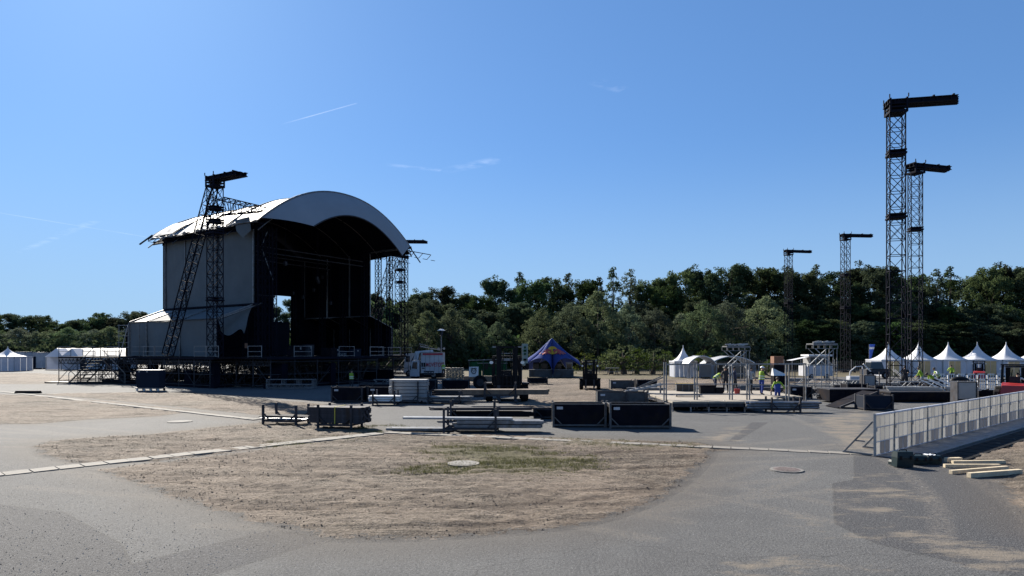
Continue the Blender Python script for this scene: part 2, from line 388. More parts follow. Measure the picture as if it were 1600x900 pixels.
# dirt
dr = T.mix(T.ramp(st, .32, .68), (0.039, 0.032, 0.025), (0.242, 0.199, 0.157))
dr = T.mix(T.math('MULTIPLY', T.ramp(n_big, .4, .65), .35), dr, (0.255, 0.212, 0.170))
dr = T.mix(T.math('MULTIPLY', T.ramp(st2, .50, .62), .8), dr, (0.017, 0.014, 0.010))
dr = T.mix(T.math('MULTIPLY', T.ramp(n_f, .53, .62), .65), dr, (0.020, 0.015, 0.012))
dr = T.mix(T.math('MULTIPLY', T.ramp(n_s, .53, .60), .6), dr, (0.016, 0.013, 0.010))
dr = T.mix(T.math('MULTIPLY', T.ramp(n_s, .46, .38), .55), dr, (0.314, 0.271, 0.221))
dr = T.mix(T.math('MULTIPLY', T.ramp(at("rut"), -.02, -.12), .5), dr, (0.027, 0.021, 0.017))  # shade of the ruts put into the colour, hollows darkened
tk = T.math('MULTIPLY', T.ramp(at("track"), .24, .14), T.ramp(n_mid, .35, .55))
dr = T.mix(T.math('MULTIPLY', tk, .55), dr, T.mix(n_s, (.045, .035, .027), (.12, .095, .075)))
tke = T.math('MULTIPLY', T.ramp(T.math('ABSOLUTE', T.math('SUBTRACT', at("track"), .27)), .08, .02), .5)
dr = T.mix(T.math('MULTIPLY', tke, .5), dr, (.24, .195, .15))
dr = T.mix(T.math('MULTIPLY', T.ramp(n_big, .38, .6), .30), dr, (.19, .14, .105))
gm = T.ramp(T.math('ADD', T.math('ADD', at("grass"), -.2), T.math('MULTIPLY', T.math('SUBTRACT', st2, .5), 5.5)), -.35, 1.2)
dr = T.mix(T.math('MULTIPLY', gm, .7), dr, T.mix(n_s, (0.030, 0.035, 0.011), (0.096, 0.090, 0.039)))
dr = T.mix(T.math('MULTIPLY', T.ramp(at("sand"), .0, 1.2), .5), dr, T.mix(n_s, (.15, .125, .095), (.27, .235, .18)))
de = T.math('ADD', T.math('ADD', at("dirt"), -.1), T.math('ADD', T.math('MULTIPLY', T.math('SUBTRACT', n_mid, .5), 1.3), T.math('MULTIPLY', T.math('SUBTRACT', n_f, .5), 1.2)))
asp = T.mix(T.math('MULTIPLY', T.ramp(at("dirt"), -1.6, -.1), .45), asp, T.mix(n_s, (.05, .042, .034), (.12, .10, .08)))
col = T.mix(T.ramp(de, 0.0, .07), asp, dr)
gr = T.mix(T.ramp(st, .35, .65), (0.072, 0.060, 0.039), (0.132, 0.114, 0.075))
gr = T.mix(T.math('MULTIPLY', T.ramp(st2, .52, .64), .6), gr, (0.036, 0.033, 0.018))
col = T.mix(edge(at("farf"), 3.0, 0, .8), col, gr)
nt.links.new(col, p.inputs["Base Color"]); p.inputs["Roughness"].default_value = .85
p.inputs["Specular IOR Level"].default_value = .12
b = T.n("Bump"); b.inputs["Strength"].default_value = 1.0; b.inputs["Distance"].default_value = .07
hgt = T.math('ADD', T.math('MULTIPLY', T.math('ADD', st2, T.math('MULTIPLY', n_f, .8)), T.ramp(at("dirt"), -.2, .3)), T.math('MULTIPLY', n_s, .35))
T.set(b.inputs["Height"], hgt); nt.links.new(b.outputs[0], p.inputs["Normal"])
gme.materials.append(m); tag(put("ground", gme), kind="structure")

# height of the ground near a spot (objects are set on it)
def strip(pa, pb, width, name):
    a = Vector((*G(*pa), 0)); b_ = Vector((*G(*pb), 0)); L = (b_-a).length; d = (b_-a).normalized(); n = int(L/.62)
    root = bpy.data.objects.new(name, None); link(root); tag(root, kind="structure"); root.location = a
    ms = []
    for k in range(3):
        q = MB(); w = width/2; c = .012
        q.hexa([(-.302, -w, -.06), (.302, -w, -.06), (.302, w, -.06), (-.302, w, -.06), (-.292, -w+c, .03), (.292, -w+c, .03), (.292, w-c, .03), (-.292, w-c, .03)])
        q.tube((0, 0, .03), (0, 0, .0305), .03, 8) if k else None
        ms.append(q.mesh("slab", M['concrete']))
    ang = math.atan2(d.y, d.x)
    for i in range(n):
        t = (i+.5)*.62+random.uniform(-.012, .012)
        o = put("slab", ms[i % 3], root, d*t+Vector((-d.y, d.x, 0))*random.uniform(-.02, .02)+Vector((0, 0, random.uniform(0, .008)-.012)),
            (random.uniform(-.006, .006), random.uniform(-.01, .01), ang+random.uniform(-.008, .008)))
    return root
strip((-190, 762), (600, 676.5), .66, "drain_slab_path")
strip((603, 675.5), (1364, 710.5), .50, "kerb_slab_strip")
strip((-20, 609.5), (404, 656), .50, "far_slab_strip")
strip((57, 616), (215, 613), .45, "short_slab_strip")

# gravel and clods
def pebbles(name, n, fn, smin, smax, m_, label=None, seed=1):
    r = random.Random(seed); q = MB()
    for i in range(n):
        x, y = fn(r); s = r.uniform(smin, smax)*(.6+r.random()); k = len(q.v); a = r.random()*6
        for t in range(4): q.v.append((x+s*math.cos(a+t*1.57)*r.uniform(.7, 1.2), y+s*math.sin(a+t*1.57)*r.uniform(.7, 1.2), -.005))
        q.v.append((x+r.uniform(-.3, .3)*s, y+r.uniform(-.3, .3)*s, s*r.uniform(.4, .9)))
        q.f += [(k, k+1, k+4), (k+1, k+2, k+4), (k+2, k+3, k+4), (k+3, k, k+4)]
    return q.build(name, m_, kind="stuff")
def in_poly(x, y, poly):
    c = False; n = len(poly)
    for i in range(n):
        ax, ay = poly[i]; bx_, by_ = poly[(i+1) % n]
        if (ay > y) != (by_ > y) and x < (bx_-ax)*(y-ay)/(by_-ay)+ax: c = not c
    return c
def rnd_in(polys, r, ymax=60):
    while True:
        pl = r.choice(polys); x0 = min(a for a, _ in pl); x1 = max(a for a, _ in pl); y0 = min(b for _, b in pl); y1 = min(ymax, max(b for _, b in pl))
        x, y = r.uniform(x0, x1), r.uniform(y0, y1)
        if in_poly(x, y, pl) and abs(x) < y*.95+2: return x, y
pebbles("clods", 12000, lambda r: rnd_in([DIRT[0], DIRT[0], DIRT[1], DIRT[3], DIRT[4]], r), .006, .022, mat("dry earth clods", (.085, .066, .052), .95, 0, .5, 4))
pebbles("gravel", 3500, lambda r: G(r.uniform(-100, 1700), r.uniform(715, 905)), .004, .009, mat("gravel grit", (.08, .077, .072), .9, 0, .6, 40), seed=4)
pebbles("gravel", 2600, lambda r: G(r.uniform(-100, 1700), r.uniform(715, 905)), .004, .010, mat("pale gravel grit", (.30, .29, .27), .9, 0, .3, 40), seed=6)
# grass tufts
def tufts(n, seed):
    r = random.Random(seed); q = MB()
    for i in range(n):
        x, y = rnd_in(GRASS+[GRASS[0]]*3, r); x += r.gauss(0, .4); y += r.gauss(0, .3)
        if fbm(np.array([x*.9]), np.array([y*1.6]), 3)[0] < .40: continue
        for k in range(r.randint(5, 10)):
            a = r.random()*6.3; h = r.uniform(.02, .08); w = .006; lx, ly = math.cos(a)*h*.7, math.sin(a)*h*.7
            bx_, by_ = x+r.uniform(-.08, .08), y+r.uniform(-.08, .08); ca, sa = -math.sin(a)*w, math.cos(a)*w; kk = len(q.v)
            q.v += [(bx_-ca, by_-sa, -.01), (bx_+ca, by_+sa, -.01), (bx_+lx, by_+ly, h)]; q.f.append((kk, kk+1, kk+2))
    return q.build("grass", mat("dry green grass", (.09, .09, .03), .8, 0, .4, 2, trans=.3), kind="stuff")
tufts(4200, 11)
# stray weeds along the slab paths and in the dirt
def manhole(px, py, rr, name, label, mcov, mring, flat=False):
    x, y = G(px, py); t = thing(name, label, "manhole cover", (x, y, .0))
    q = MB().tube((0, 0, -.05), (0, 0, .022), rr, 32); q.build("ring", mring, t)
    q = MB().tube((0, 0, .022), (0, 0, .030), rr*.80, 32)
    if not flat:
        for i in range(-3, 4):
            for j in range(-3, 4):
                if i*i+j*j < 11: q.bx(i*.09-.03, i*.09+.03, j*.09-.03, j*.09+.03, .030, .037)
    q.build("lid", mcov, t); return t
manhole(1229, 734.5, .45, "manhole", "round cast iron manhole cover in the grey asphalt at right centre", M['iron'], M['conc2'])
manhole(724, 724.5, .48, "manhole", "pale concrete manhole ring lying in the grassy patch of dirt", M['conc2'], M['concrete'], True)
manhole(281, 659, .55, "manhole", "pale manhole cover far left between the two dirt patches", M['conc2'], M['concrete'], True)

# ---------------- vegetation ----------------
def leafmat(name, c1, c2, tr=.35):
    m, nt, p = new_mat(name); T = NT(nt); oc = T.n("TexCoord").outputs["Object"]
    rnd = T.n("ObjectInfo").outputs["Random"]
    gi = T.n("NewGeometry").outputs["Random Per Island"]
    f = T.ramp(T.math('ADD', T.math('MULTIPLY', T.noise(oc, .45, 3), .8), T.math('MULTIPLY', gi, .35)), .3, .85)
    col = T.mix(f, c1, c2)
    hs = T.n("HueSaturation"); T.set(hs.inputs["Color"], col); T.set(hs.inputs["Value"], T.math('MULTIPLY_ADD', rnd, .95, .62))
    rn2 = T.math('FRACT', T.math('MULTIPLY', rnd, 7.31)); T.set(hs.inputs["Hue"], T.math('MULTIPLY_ADD', rn2, .05, .488)); T.set(hs.inputs["Saturation"], T.math('MULTIPLY_ADD', T.math('FRACT', T.math('MULTIPLY', rnd, 13.7)), .5, .65))
    nt.links.new(hs.outputs[0], p.inputs["Base Color"]); p.inputs["Roughness"].default_value = .95; p.inputs["Specular IOR Level"].default_value = .02
    t_ = T.n("BsdfTranslucent"); nt.links.new(hs.outputs[0], t_.inputs[0]); mx = T.n("MixShader"); mx.inputs[0].default_value = tr
    nt.links.new(p.outputs[0], mx.inputs[1]); nt.links.new(t_.outputs[0], mx.inputs[2]); nt.links.new(mx.outputs[0], nt.nodes["Material Output"].inputs[0])
    return m
L_DARK = leafmat("dark wood leaves", (.024, .036, .016), (.074, .098, .040), .34)
L_WIL = leafmat("silvery willow leaves", (.048, .066, .034), (.130, .160, .085), .36)
L_YEL = leafmat("yellow green leaves", (.030, .045, .012), (.11, .13, .035), .3)
def leaves_np(centres, radii, nper, size, seed, squash=.8):
    r = np.random.RandomState(seed); C_ = []; N_ = []
    for c, rad in zip(centres, radii):
        n = int(nper*rad*rad); d = r.normal(size=(n, 3)); d /= np.linalg.norm(d, axis=1)[:, None]+1e-9
        rr = rad*(.45+.6*r.rand(n)**.6)
        pos = np.array(c)+d*rr[:, None]*np.array([1, 1, squash]); C_.append(pos)
        N_.append(d+r.normal(size=(n, 3))*.75+np.array([0, 0, .25]))
    C = np.concatenate(C_); N = np.concatenate(N_); N /= np.linalg.norm(N, axis=1)[:, None]+1e-9
    a = r.normal(size=C.shape); U = np.cross(N, a); U /= np.linalg.norm(U, axis=1)[:, None]+1e-9; W = np.cross(N, U)
    s = (size*(.5+r.rand(len(C))))[:, None]
    V = np.stack([C-U*s*.5, C-W*s*.32, C+U*s*.6, C+W*s*.32], 1).reshape(-1, 3)
    return V, np.arange(len(V)).reshape(-1, 4)
def crown(seed, rad, z0, z1, shape, nclump, csize, nper, leaf, m_):
    r = random.Random(seed); cs = []; rs = []
    lobes = [(r.uniform(-.45, .45)*rad, r.uniform(-.45, .45)*rad, r.uniform(.35, .95), r.uniform(.35, .65)) for _ in range(7)]
    for i in range(nclump):
        t = r.random()**.9; z = z0+(z1-z0)*t
        if shape == 'round': w = math.sin(PI*min(1, .16+.84*t)*.96)**.55
        elif shape == 'willow': w = (1-t**3.2)**.7*(.72+.28*math.sin(t*3))
        elif shape == 'slim': w = .55*math.sin(PI*min(1, .1+.9*t))**.6
        elif shape == 'conifer': w = (1-t)**.8*.85+.06
        else: w = .95-.3*t*t
        a = r.random()*2*PI; d = rad*w*(.55+.45*r.random()**.5)*(1+.18*math.sin(3*a+seed)+.12*math.sin(5*a+t*6))
        cs.append((math.cos(a)*d, math.sin(a)*d, z+r.uniform(-.5, .5))); rs.append(csize*r.uniform(.6, 1.25)*(1-.35*t))
    for lx, ly, lt, ls in lobes:       # a few lobes break up the outline
        if shape in ('round', 'open'):
            for k in range(nclump//12):
                cs.append((lx*1.6+r.gauss(0, ls), ly*1.6+r.gauss(0, ls), z0+(z1-z0)*lt+1.0*ls+r.gauss(0, ls*1.2))); rs.append(csize*.7)
    V, Qd = leaves_np(cs, rs, nper, leaf, seed)
    me = mesh_np("crown", V, Qd); me.materials.append(m_)
    t = MB(); h = z0+(z1-z0)*.6; pr = None
    lean = r.uniform(-.6, .6)
    for k in range(6):
        p0 = (lean*(k/6)**2, 0, h*k/6); p1 = (lean*((k+1)/6)**2, 0, h*(k+1)/6)
        t.tube(p0, p1, .34*(1-k/8), 7, .34*(1-(k+1)/8))
    for k in range(9):
        z = r.uniform(h*.3, h); c = r.choice(cs); t.tube((lean*(z/h)**2, 0, z), (c[0]*.8, c[1]*.8, max(z+.5, c[2])), .12, 5, .03)
    return me, t.mesh("trunk", M['bark'])
CR = {}
for k in range(4): CR['round', k] = crown(20+k, 4.6, 2.0, 19, 'round', 210, 1.15, 95, .34, L_DARK)
for k in range(2): CR['open', k] = crown(30+k, 3.6, 5.0, 20, 'slim', 110, .8, 105, .30, L_DARK)
CR['conifer', 0] = crown(40, 3.6, 2.0, 20, 'conifer', 170, .85, 110, .30, L_DARK)
for k in range(3): CR['willow', k] = crown(50+k, 4.8, .6, 12, 'willow', 220, .95, 120, .25, L_WIL)
CR['bush', 0] = crown(60, 1.6, .3, 2.7, 'willow', 40, .42, 260, .15, L_YEL)
LM = [(20, "the far left white cabins"), (130, "the long white hall tent"), (215, "the back corner of the stage"), (440, "the gap in the stage back wall"), (610, "the rear stage tower"), (690, "the street lamp"),
      (735, "the white banner"), (790, "the big forklift"), (866, "the blue star tent"), (927, "the small forklift"), (985, "the yellow bushes"), (1065, "the single white peaked tent"),
      (1115, "the grey dome tent"), (1154, "the loaded work platform"), (1232, "the shortest mast"), (1290, "the second work platform"), (1322, "the mast left of the blue flag"), (1362, "the blue flag"),
      (1402, "the tallest mast"), (1432, "the mast beside the tallest"), (1497, "the third tent of the row"), (1545, "the fourth tent of the row"), (1590, "the last tent of the row")]
USED = set()
def where(px):
    l = min(LM, key=lambda q: abs(q[0]-px)); d = px-l[0]
    return ("straight above " if abs(d) < 5 else "just left of " if d < 0 else "just right of ")+l[1]
def tree(px, top, d, kind, k, row, lean=0.0, base=None, wide=1.0):
    me, tr = CR[kind, k]; h0 = {'round': 19.6, 'open': 20.4, 'conifer': 20.5, 'willow': 12.3, 'bush': 2.9}[kind]
    h = Z(top, d); s = h/h0
    adj = {'round': "broad dark tree", 'open': "slender airy tree", 'conifer': "pointed dark fir", 'willow': "silvery green willow", 'bush': "yellow green bush"}[kind]
    if kind == 'bush': row = ""
    lab = " ".join(f"{adj} {row} {where(px)}".split()).replace("in the middle rank", "mid rank").replace("in the front rank", "front rank").replace("straight above", "above").replace("the third tent of the row", "the third row tent").replace("the fourth tent of the row", "the fourth row tent").replace("the last tent of the row", "the last row tent").replace("the mast left of the blue flag", "the mast near the blue flag")
    for w_ in ("taller", "fuller", "lower", "narrower", "paler"):
        if lab not in USED: break
        lab = w_+" "+lab.split(" ", 1)[1] if lab.split(" ")[0] in ("taller", "fuller", "lower", "narrower", "paler") else w_+" "+lab
    if len(lab.split()) > 16: lab = lab.replace("the second work platform", "the right work platform").replace("the back corner of the stage", "the stage back corner").replace("the gap in the stage back wall", "the stage wall gap").replace("the single white peaked tent", "the lone peaked tent")
    USED.add(lab)
    t = thing("bush" if kind == 'bush' else {'round': 'broadleaf_tree', 'open': 'slender_tree', 'conifer': 'fir_tree', 'willow': 'willow_tree'}[kind], lab, "bush" if kind == 'bush' else "tree", (X(px, d), d, 0), random.uniform(0, 6.28),
        "bushes by the far fence" if kind == 'bush' else "trees of the wood behind the site")
    sx = wide*max(s, .75) if kind != 'bush' else s*wide
    put("crown", me, t, sc=(sx, sx, s)); put("trunk", tr, t, sc=(s, s, s)); return t
sky_line = [(652, 460, 'round'), (680, 452, 'round'), (715, 460, 'round'), (748, 462, 'round'), (780, 438, 'round'), (812, 428, 'open'), (830, 440, 'round'), (858, 434, 'round'), (888, 428, 'conifer'), (912, 440, 'round'),
            (936, 434, 'conifer'), (958, 420, 'open'), (984, 420, 'open'), (1008, 440, 'round'), (1036, 448, 'round'), (1066, 424, 'round'), (1098, 422, 'round'), (1130, 420, 'round'), (1165, 421, 'round'),
            (1198, 418, 'round'), (1232, 424, 'round'), (1275, 416, 'open'), (1262, 428, 'round'), (1300, 425, 'round'), (1335, 420, 'round'), (1368, 420, 'round'), (1402, 432, 'round'), (1434, 430, 'round'),
            (1462, 420, 'open'), (1484, 419, 'open'), (1512, 432, 'round'), (1545, 418, 'round'), (1578, 419, 'round'), (1612, 420, 'round'), (1650, 422, 'round')]
for i, (px, top, kd) in enumerate(sky_line):
    d = 142+((i*37) % 11)
    tree(px, top-2, d, kd, {'round': i % 4, 'open': i % 2, 'conifer': 0}[kd], "of the skyline", wide=1.0)
for i, px in enumerate([430, 470, 520, 575, 600, 628]):
    tree(px, [478, 470, 470, 458, 462, 474][i], 150+i, 'round', i % 4, "of the skyline")
for i, px in enumerate(range(660, 1680, 34)):       # second rank, lower, fills the shade under the skyline
    tree(px, 468+((i*29) % 22), 133+((i*13) % 7), 'round', (i+1) % 4, "in the middle rank", wide=1.25)
for i, (px, top) in enumerate([(600, 500), (636, 506), (668, 488), (706, 484), (742, 498), (778, 505), (846, 484), (893, 476), (934, 458), (978, 476), (1022, 482), (1065, 492), (1100, 472), (1136, 470), (1196, 466), (1222, 490)]):
    tree(px, top, 122+((i*7) % 6), 'willow', i % 3, "in the front rank", wide=1.0)
for i, px in enumerate(range(1258, 1680, 42)):
    tree(px, 500+((i*17) % 16), 126+((i*7) % 4), 'round', i % 4, "in the front rank", wide=1.4)
for i, (px, top) in enumerate([(-20, 490), (12, 492), (40, 493), (66, 492), (92, 506), (114, 502), (136, 497), (158, 488), (180, 496), (206, 487), (232, 490), (-50, 488)]):
    tree(px, top, 185+((i*7) % 9), 'round', i % 4, "far behind", wide=1.35)
for i, px in enumerate([-35, 0, 28, 56, 82, 106, 128, 150, 172, 196, 222]):
    tree(px, 512+((i*5) % 8), 178, 'willow', i % 3, "low and far behind", wide=1.6)
for i, (px, top, w) in enumerate([(915, 552, 1.3), (955, 548, 1.3), (975, 540, 1.5), (995, 545, 1.3), (1020, 546, 1.5), (1040, 549, 1.2), (1100, 548, 1.0), (1196, 566, 1.0), (1206, 560, .8)]):
    tree(px, top, 96 if px < 1100 else 92, 'bush', 0, "by the fence", wide=w)
# dense undergrowth at the foot of the wood
def under(name, x0, x1, y0, y1, h, n, seed):
    r = random.Random(seed); cs = [(r.uniform(x0, x1), r.uniform(y0, y1), r.uniform(0, h)) for _ in range(n)]
    V, Qd = leaves_np(cs, [r.uniform(1.1, 2.2) for _ in cs], 9, .75, seed); me = mesh_np(name, V, Qd); me.materials.append(L_DARK); tag(put(name, me), kind="stuff")
under("undergrowth", -45, 125, 124, 136, 5.0, 1500, 5)
under("undergrowth", -45, 130, 152, 166, 13.0, 1500, 8)
under("undergrowth", -190, -88, 168, 196, 6.0, 800, 6)
under("undergrowth", -45, 130, 146, 152, 14.0, 900, 9)
under("undergrowth", -60, -30, 140, 150, 8.0, 300, 7)
# ---------------- lattice towers ----------------
SEC = 2.2
def lattice(w, L, nb, ch=.085, di=.042, cross=True, dp=None):
    q = MB(); h = w/2; hd = (dp or w)/2; cs = [(-h, -hd), (h, -hd), (h, hd), (-h, hd)]
    for x, y in cs: q.bar((x, y, 0), (x, y, L), ch)
    for i in range(nb):
        z0, z1 = L*i/nb, L*(i+1)/nb
        for k in range(4):
            a, b = cs[k], cs[(k+1) % 4]
            q.bar((*a, z0+.03), (*b, z0+.03), di)
            q.bar((*a, z0), (*b, z1), di)
            if cross: q.bar((*b, z0), (*a, z1), di)
    return q
ME_SEC = lattice(1.25, SEC, 2).mesh("mast_section", M['truss'])
ME_SEC1 = lattice(1.25, SEC, 2, cross=False).mesh("mast_section", M['truss'])
ME_COL = MB().bx(-.72, .72, -.72, .72, 0, .16).bx(-.70, .70, -.70, .70, .30, .42).mesh("sleeve", M['truss'])
def tower(name, label, loc, H, arm_dir, arm_len, group, bands=(), rz=0.0, back=.7, single_below=0, spare=True):
    t = thing(name, label, "lattice tower", loc, rz, group)
    n = round((H-.9)/SEC); s = (H-.9)/(n*SEC)
    for i in range(n):
        put("mast_section", ME_SEC1 if i < single_below else ME_SEC, t, (0, 0, i*SEC*s), sc=(.8, .8, s))
        if i < single_below:        # outrigger chords of the lower mast
            pass
    q = MB()
    for x in (-.95, .95):
        for y in (-.95, .95): q.bx(x-.12, x+.12, y-.12, y+.12, .0, .25)
    q.bx(-1.0, 1.0, -.95, -.85, .1, .25).bx(-1.0, 1.0, .85, .95, .1, .25).bx(-.95, -.85, -.8, .8, .1, .25).bx(.85, .95, -.8, .8, .1, .25)
    q.build("base_frame", M['truss'], t)
    for z in bands: put("sleeve", ME_COL, t, (0, 0, z), sc=(.82, .82, .8))
    a = math.atan2(arm_dir[1], arm_dir[0])-rz
    head = MB().bx(-.6, .6, -.6, .6, 0, .18).bx(-.55, .55, -.55, .55, .36, .46)
    for x in (-.55, .55):
        for y in (-.55, .55): head.bar((x, y, 0), (x, y, .9), .12)
    head.build("mast_head", M['truss'], t, loc=(0, 0, H-.9), rz=a)
    for k, (y, dz, ext) in enumerate(((-.42, 0, 0), (.0, 0, .2), (.42, .0, .36))):
        q = MB()           # I-beam of the arm
        x0, x1 = -back, arm_len-back+ext; z0, z1 = H-.30, H+.06
        q.bx(x0, x1, y-.16, y+.16, z0, z0+.05).bx(x0, x1, y-.16, y+.16, z1-.05, z1).bx(x0, x1, y-.03, y+.03, z0+.05, z1-.05)
        for i in range(5):
            xx = x0+(x1-x0)*(i+.5)/5; q.bx(xx-.03, xx+.03, y-.14, y-.04, z0+.05, z1-.05).bx(xx-.03, xx+.03, y+.04, y+.14, z0+.05, z1-.05)
        o = q.build("arm_beam", M['truss'], t); o.rotation_euler = (0, 0, a)
    q = MB()
    for xx in (-.55, .55, arm_len*.5, arm_len*.78): q.bx(xx-.06, xx+.06, -.62, .62, H+.065, H+.14)
    o = q.build("arm_tie", M['truss'], t); o.rotation_euler = (0, 0, a)
    q = MB()
    for xx, yy in ((-.62, -.62), (.62, -.62), (-.62, .62)): q.bar((xx, yy, H+.145), (xx, yy, H+.4), .06)
    o = q.build("lifting_eye", M['truss'], t); o.rotation_euler = (0, 0, a)
    return t
GT = "lattice masts with cantilever beams at the top"
T1 = tower("lattice_tower", "tallest nearest black lattice mast with a cantilever beam, in front of the white tents", (X(1400, 48), 48), 21.5, (.97, -.20), 4.55, GT, bands=(13.0, 17.6), rz=-.3, single_below=5)
tower("lattice_tower", "black lattice mast just right of and behind the tallest one, its beam sloping down", (X(1430, 65), 65), 21.7, (.96, .28), 4.7, GT, bands=(15.2,), rz=-.25, single_below=6)
tower("lattice_tower", "distant lattice mast between the work platform and the blue flag", (X(1321, 104), 104), 21.7, (.99, .1), 5.0, GT, bands=(15.2, 10.0), rz=.1, single_below=6)
tower("lattice_tower", "farthest and lowest lattice mast, left of all masts at the right", (X(1232, 121), 121), 21.8, (.98, .2), 5.2, GT, bands=(12.0,), rz=.2, single_below=6)
TL = tower("lattice_tower", "lattice mast with a beam standing in front of the grey tarp wall of the stage", (X(336, 61), 61), 19.4, (.86, -.5), 4.2, GT, bands=(15.2, 16.4, 14.2, 8.0), rz=-.585)
tower("lattice_tower", "lattice mast with a beam standing behind the right end of the stage roof", (X(625, 96), 96), 19.4, (.99, .05), 4.3, GT, bands=(15.0, 13.2), rz=-.585, single_below=3)
# braces of the stage towers
def truss_between(a, b, w, nb, m_, name, parent, w2=None):
    a = Vector(a); b = Vector(b); d = (b-a).normalized(); side = d.cross(Vector((0, 0, 1))).normalized(); up = side.cross(d); q = MB(); w2 = w if w2 is None else w2
    def P_(t, i, j): ww = w+(w2-w)*t; return a+(b-a)*t+side*(i*w/2)+up*(j*ww/2)
    cs = [(-1, -1), (1, -1), (1, 1), (-1, 1)]
    for c in cs: q.bar(P_(0, *c), P_(1, *c), .075)
    for i in range(nb):
        t0, t1 = i/nb, (i+1)/nb
        for k in range(4):
            c, e = cs[k], cs[(k+1) % 4]; q.bar(P_(t0, *c), P_(t0, *e), .05); 
            q.bar(P_(t0, *(c if i % 2 else e)), P_(t1, *(e if i % 2 else c)), .04)
    for k in range(4): q.bar(P_(1, *cs[k]), P_(1, *cs[(k+1) % 4]), .05)
    return q.build(name, m_, parent)

# ---------------- the stage: local x = out of the opening, local y = across it ----------------
ST = thing("concert_stage", "big open air stage with arched white roof, grey tarp side wall and black interior", "stage", (-25.8, 66.0, 0), -math.radians(33.53))
DZ = 2.8                                  # deck height
W0 = 20.0
def rz_(t, add=0.0): return 16.25+add+4.35*(1-abs((t-10)/10.6)**2.15)
def drop(s, t): return -.25*min(1, max(0, (-1.5-s)/3.5))*min(1, max(0, (t+.3)/3.5))
def sw(s, t):                             # sag and creases of the sheets
    k = ((s+18) % 5)/5
    return -.28*math.sin(PI*k)*(.4+.6*math.sin(PI*min(1, max(0, t/20))))+.10*math.sin(s*2.1+t*1.3)*max(0, 1-t/6)*(1 if s < -1 else .2)+.06*math.sin(s*5+t*.6)*max(0, 1-t/8)
segs = [(-18.2, -13.2), (-13.2, -8.2), (-8.2, -3.2), (-3.2, 2.0)]
for i, (s0, s1) in enumerate(segs):
    q = MB().grid(lambda u, v: ((s0+.02+(s1-s0-.04)*u), -.9+21.8*v, rz_(-.9+21.8*v, .16)+drop(s0+(s1-s0)*u, -.9+21.8*v)+sw(s0+(s1-s0)*u, -.9+21.8*v)), 12, 44)
    o = q.build("roof_sheet", M['pvc'], ST, True)
    q = MB().grid(lambda u, v: ((s0+(s1-s0)*u), -.7+21.4*v, rz_(-.7+21.4*v, -.75)+drop(s0+(s1-s0)*u, -.7+21.4*v)), 10, 30, flip=True); q.build("roof_liner", M['drape'], ST, True)
for s in (-18.2, -13.2, -8.2, -3.2, 2.0):
    for add, r in ((.20, .07), (-.75, .06)):
        q = MB().path([(s, -1.0+22*k/30, rz_(-1.0+22*k/30, add)+drop(s, -1.0+22*k/30)) for k in range(31)], r, 6)
        q.build("roof_rib", M['steeld'] if add > 0 else M['steelm'], ST)
    q = MB()
    for k in range(30):
        t0, t1 = -1+22*k/30, -1+22*(k+1)/30
        q.bar((s, t0, rz_(t0, .0)+drop(s, t0)), (s, t1, rz_(t1, -.75)+drop(s, t1)), .05)
    tag(q.build("rib_lacing", M['truss'], ST), kind="stuff")
for t in (2, 6, 10, 14, 18):
    q = MB().bar((-18, t, rz_(t)-1.7), (2, t, rz_(t)-.95), .08); q.build("purlin", M['truss'], ST)
# visor at the front of the roof
def visor(u, v):                          # u along the arch, v outer arch A to inner arch B
    ta = -.6+21.2*u; za = rz_(ta, .14)
    tb = 3.9+12.9*u; zb = 14.9+2.55*(1-abs((tb-10)/6.4)**2.0)+(.9*(1-u))
    sv = 2.05+(4.3-2.05)*v; bulge = math.sin(PI*v)*.12
    return (sv+bulge, ta+(tb-ta)*v, za+(zb-za)*v+bulge)
MB().grid(visor, 48, 10).build("roof_visor", M['visor'], ST, True)
MB().path([visor(k/40, 1.0) for k in range(41)], .07, 6).build("visor_rim", M['steeld'], ST)
MB().path([visor(k/40, 0.0) for k in range(41)], .08, 6).build("visor_rim", M['steel'], ST)
# gable closing strips under the left eave, torn flap
MB().poly([(-1.8, -.95, 16.5), (.6, -.95, 16.6), (.9, -1.0, 15.2), (-.4, -1.05, 14.6), (-1.5, -1.0, 15.4)]).build("loose_flap", M['tarp'], ST)
MB().bar((-18.9, -1.6, 15.5), (-17.8, -.7, 16.6), .14).build("ridge_tail", M['steeld'], ST)
MB().bar((2.1, 20.6, 16.2), (2.9, 21.6, 14.4), .12).build("ridge_tail", M['steeld'], ST)
for i, (s0, s1) in enumerate(segs):      # skirt of the roof sheets hanging over the left eave
    MB().grid(lambda u, v: (s0+.03+(s1-s0-.06)*u, -.98-.10*math.sin(PI*v)+.05*math.sin(u*13+v*3+i), 15.95+.10*math.sin(PI*u)+(rz_(-.9, .16)+drop(s0+(s1-s0)*u, -.9)+sw(s0+(s1-s0)*u, -.9)-15.95)*v), 20, 6).build("eave_skirt", M['pvc'], ST, True)
MB().path([(-18.2+20.2*k/20, -1.0, 15.93+.06*math.sin(k*.8)) for k in range(21)], .035, 5).build("skirt_hem", M['steeld'], ST)
q = MB().bar((-18.2, -.4, 16.35), (2.0, -.4, 16.35), .14).bar((-18.2, -.4, 15.85), (2.0, -.4, 15.85), .09)
for k in range(20): q.bar((-18.2+k*1.01, -.4, 16.3 if k % 2 else 15.9), (-17.19+k*1.01, -.4, 15.9 if k % 2 else 16.3), .05)
q.build("eave_truss", M['truss'], ST)
q = MB().bar((-18.2, 20.9, 16.35), (2.0, 20.9, 16.35), .14).bar((-18.2, 20.9, 15.75), (2.0, 20.9, 15.75), .09)
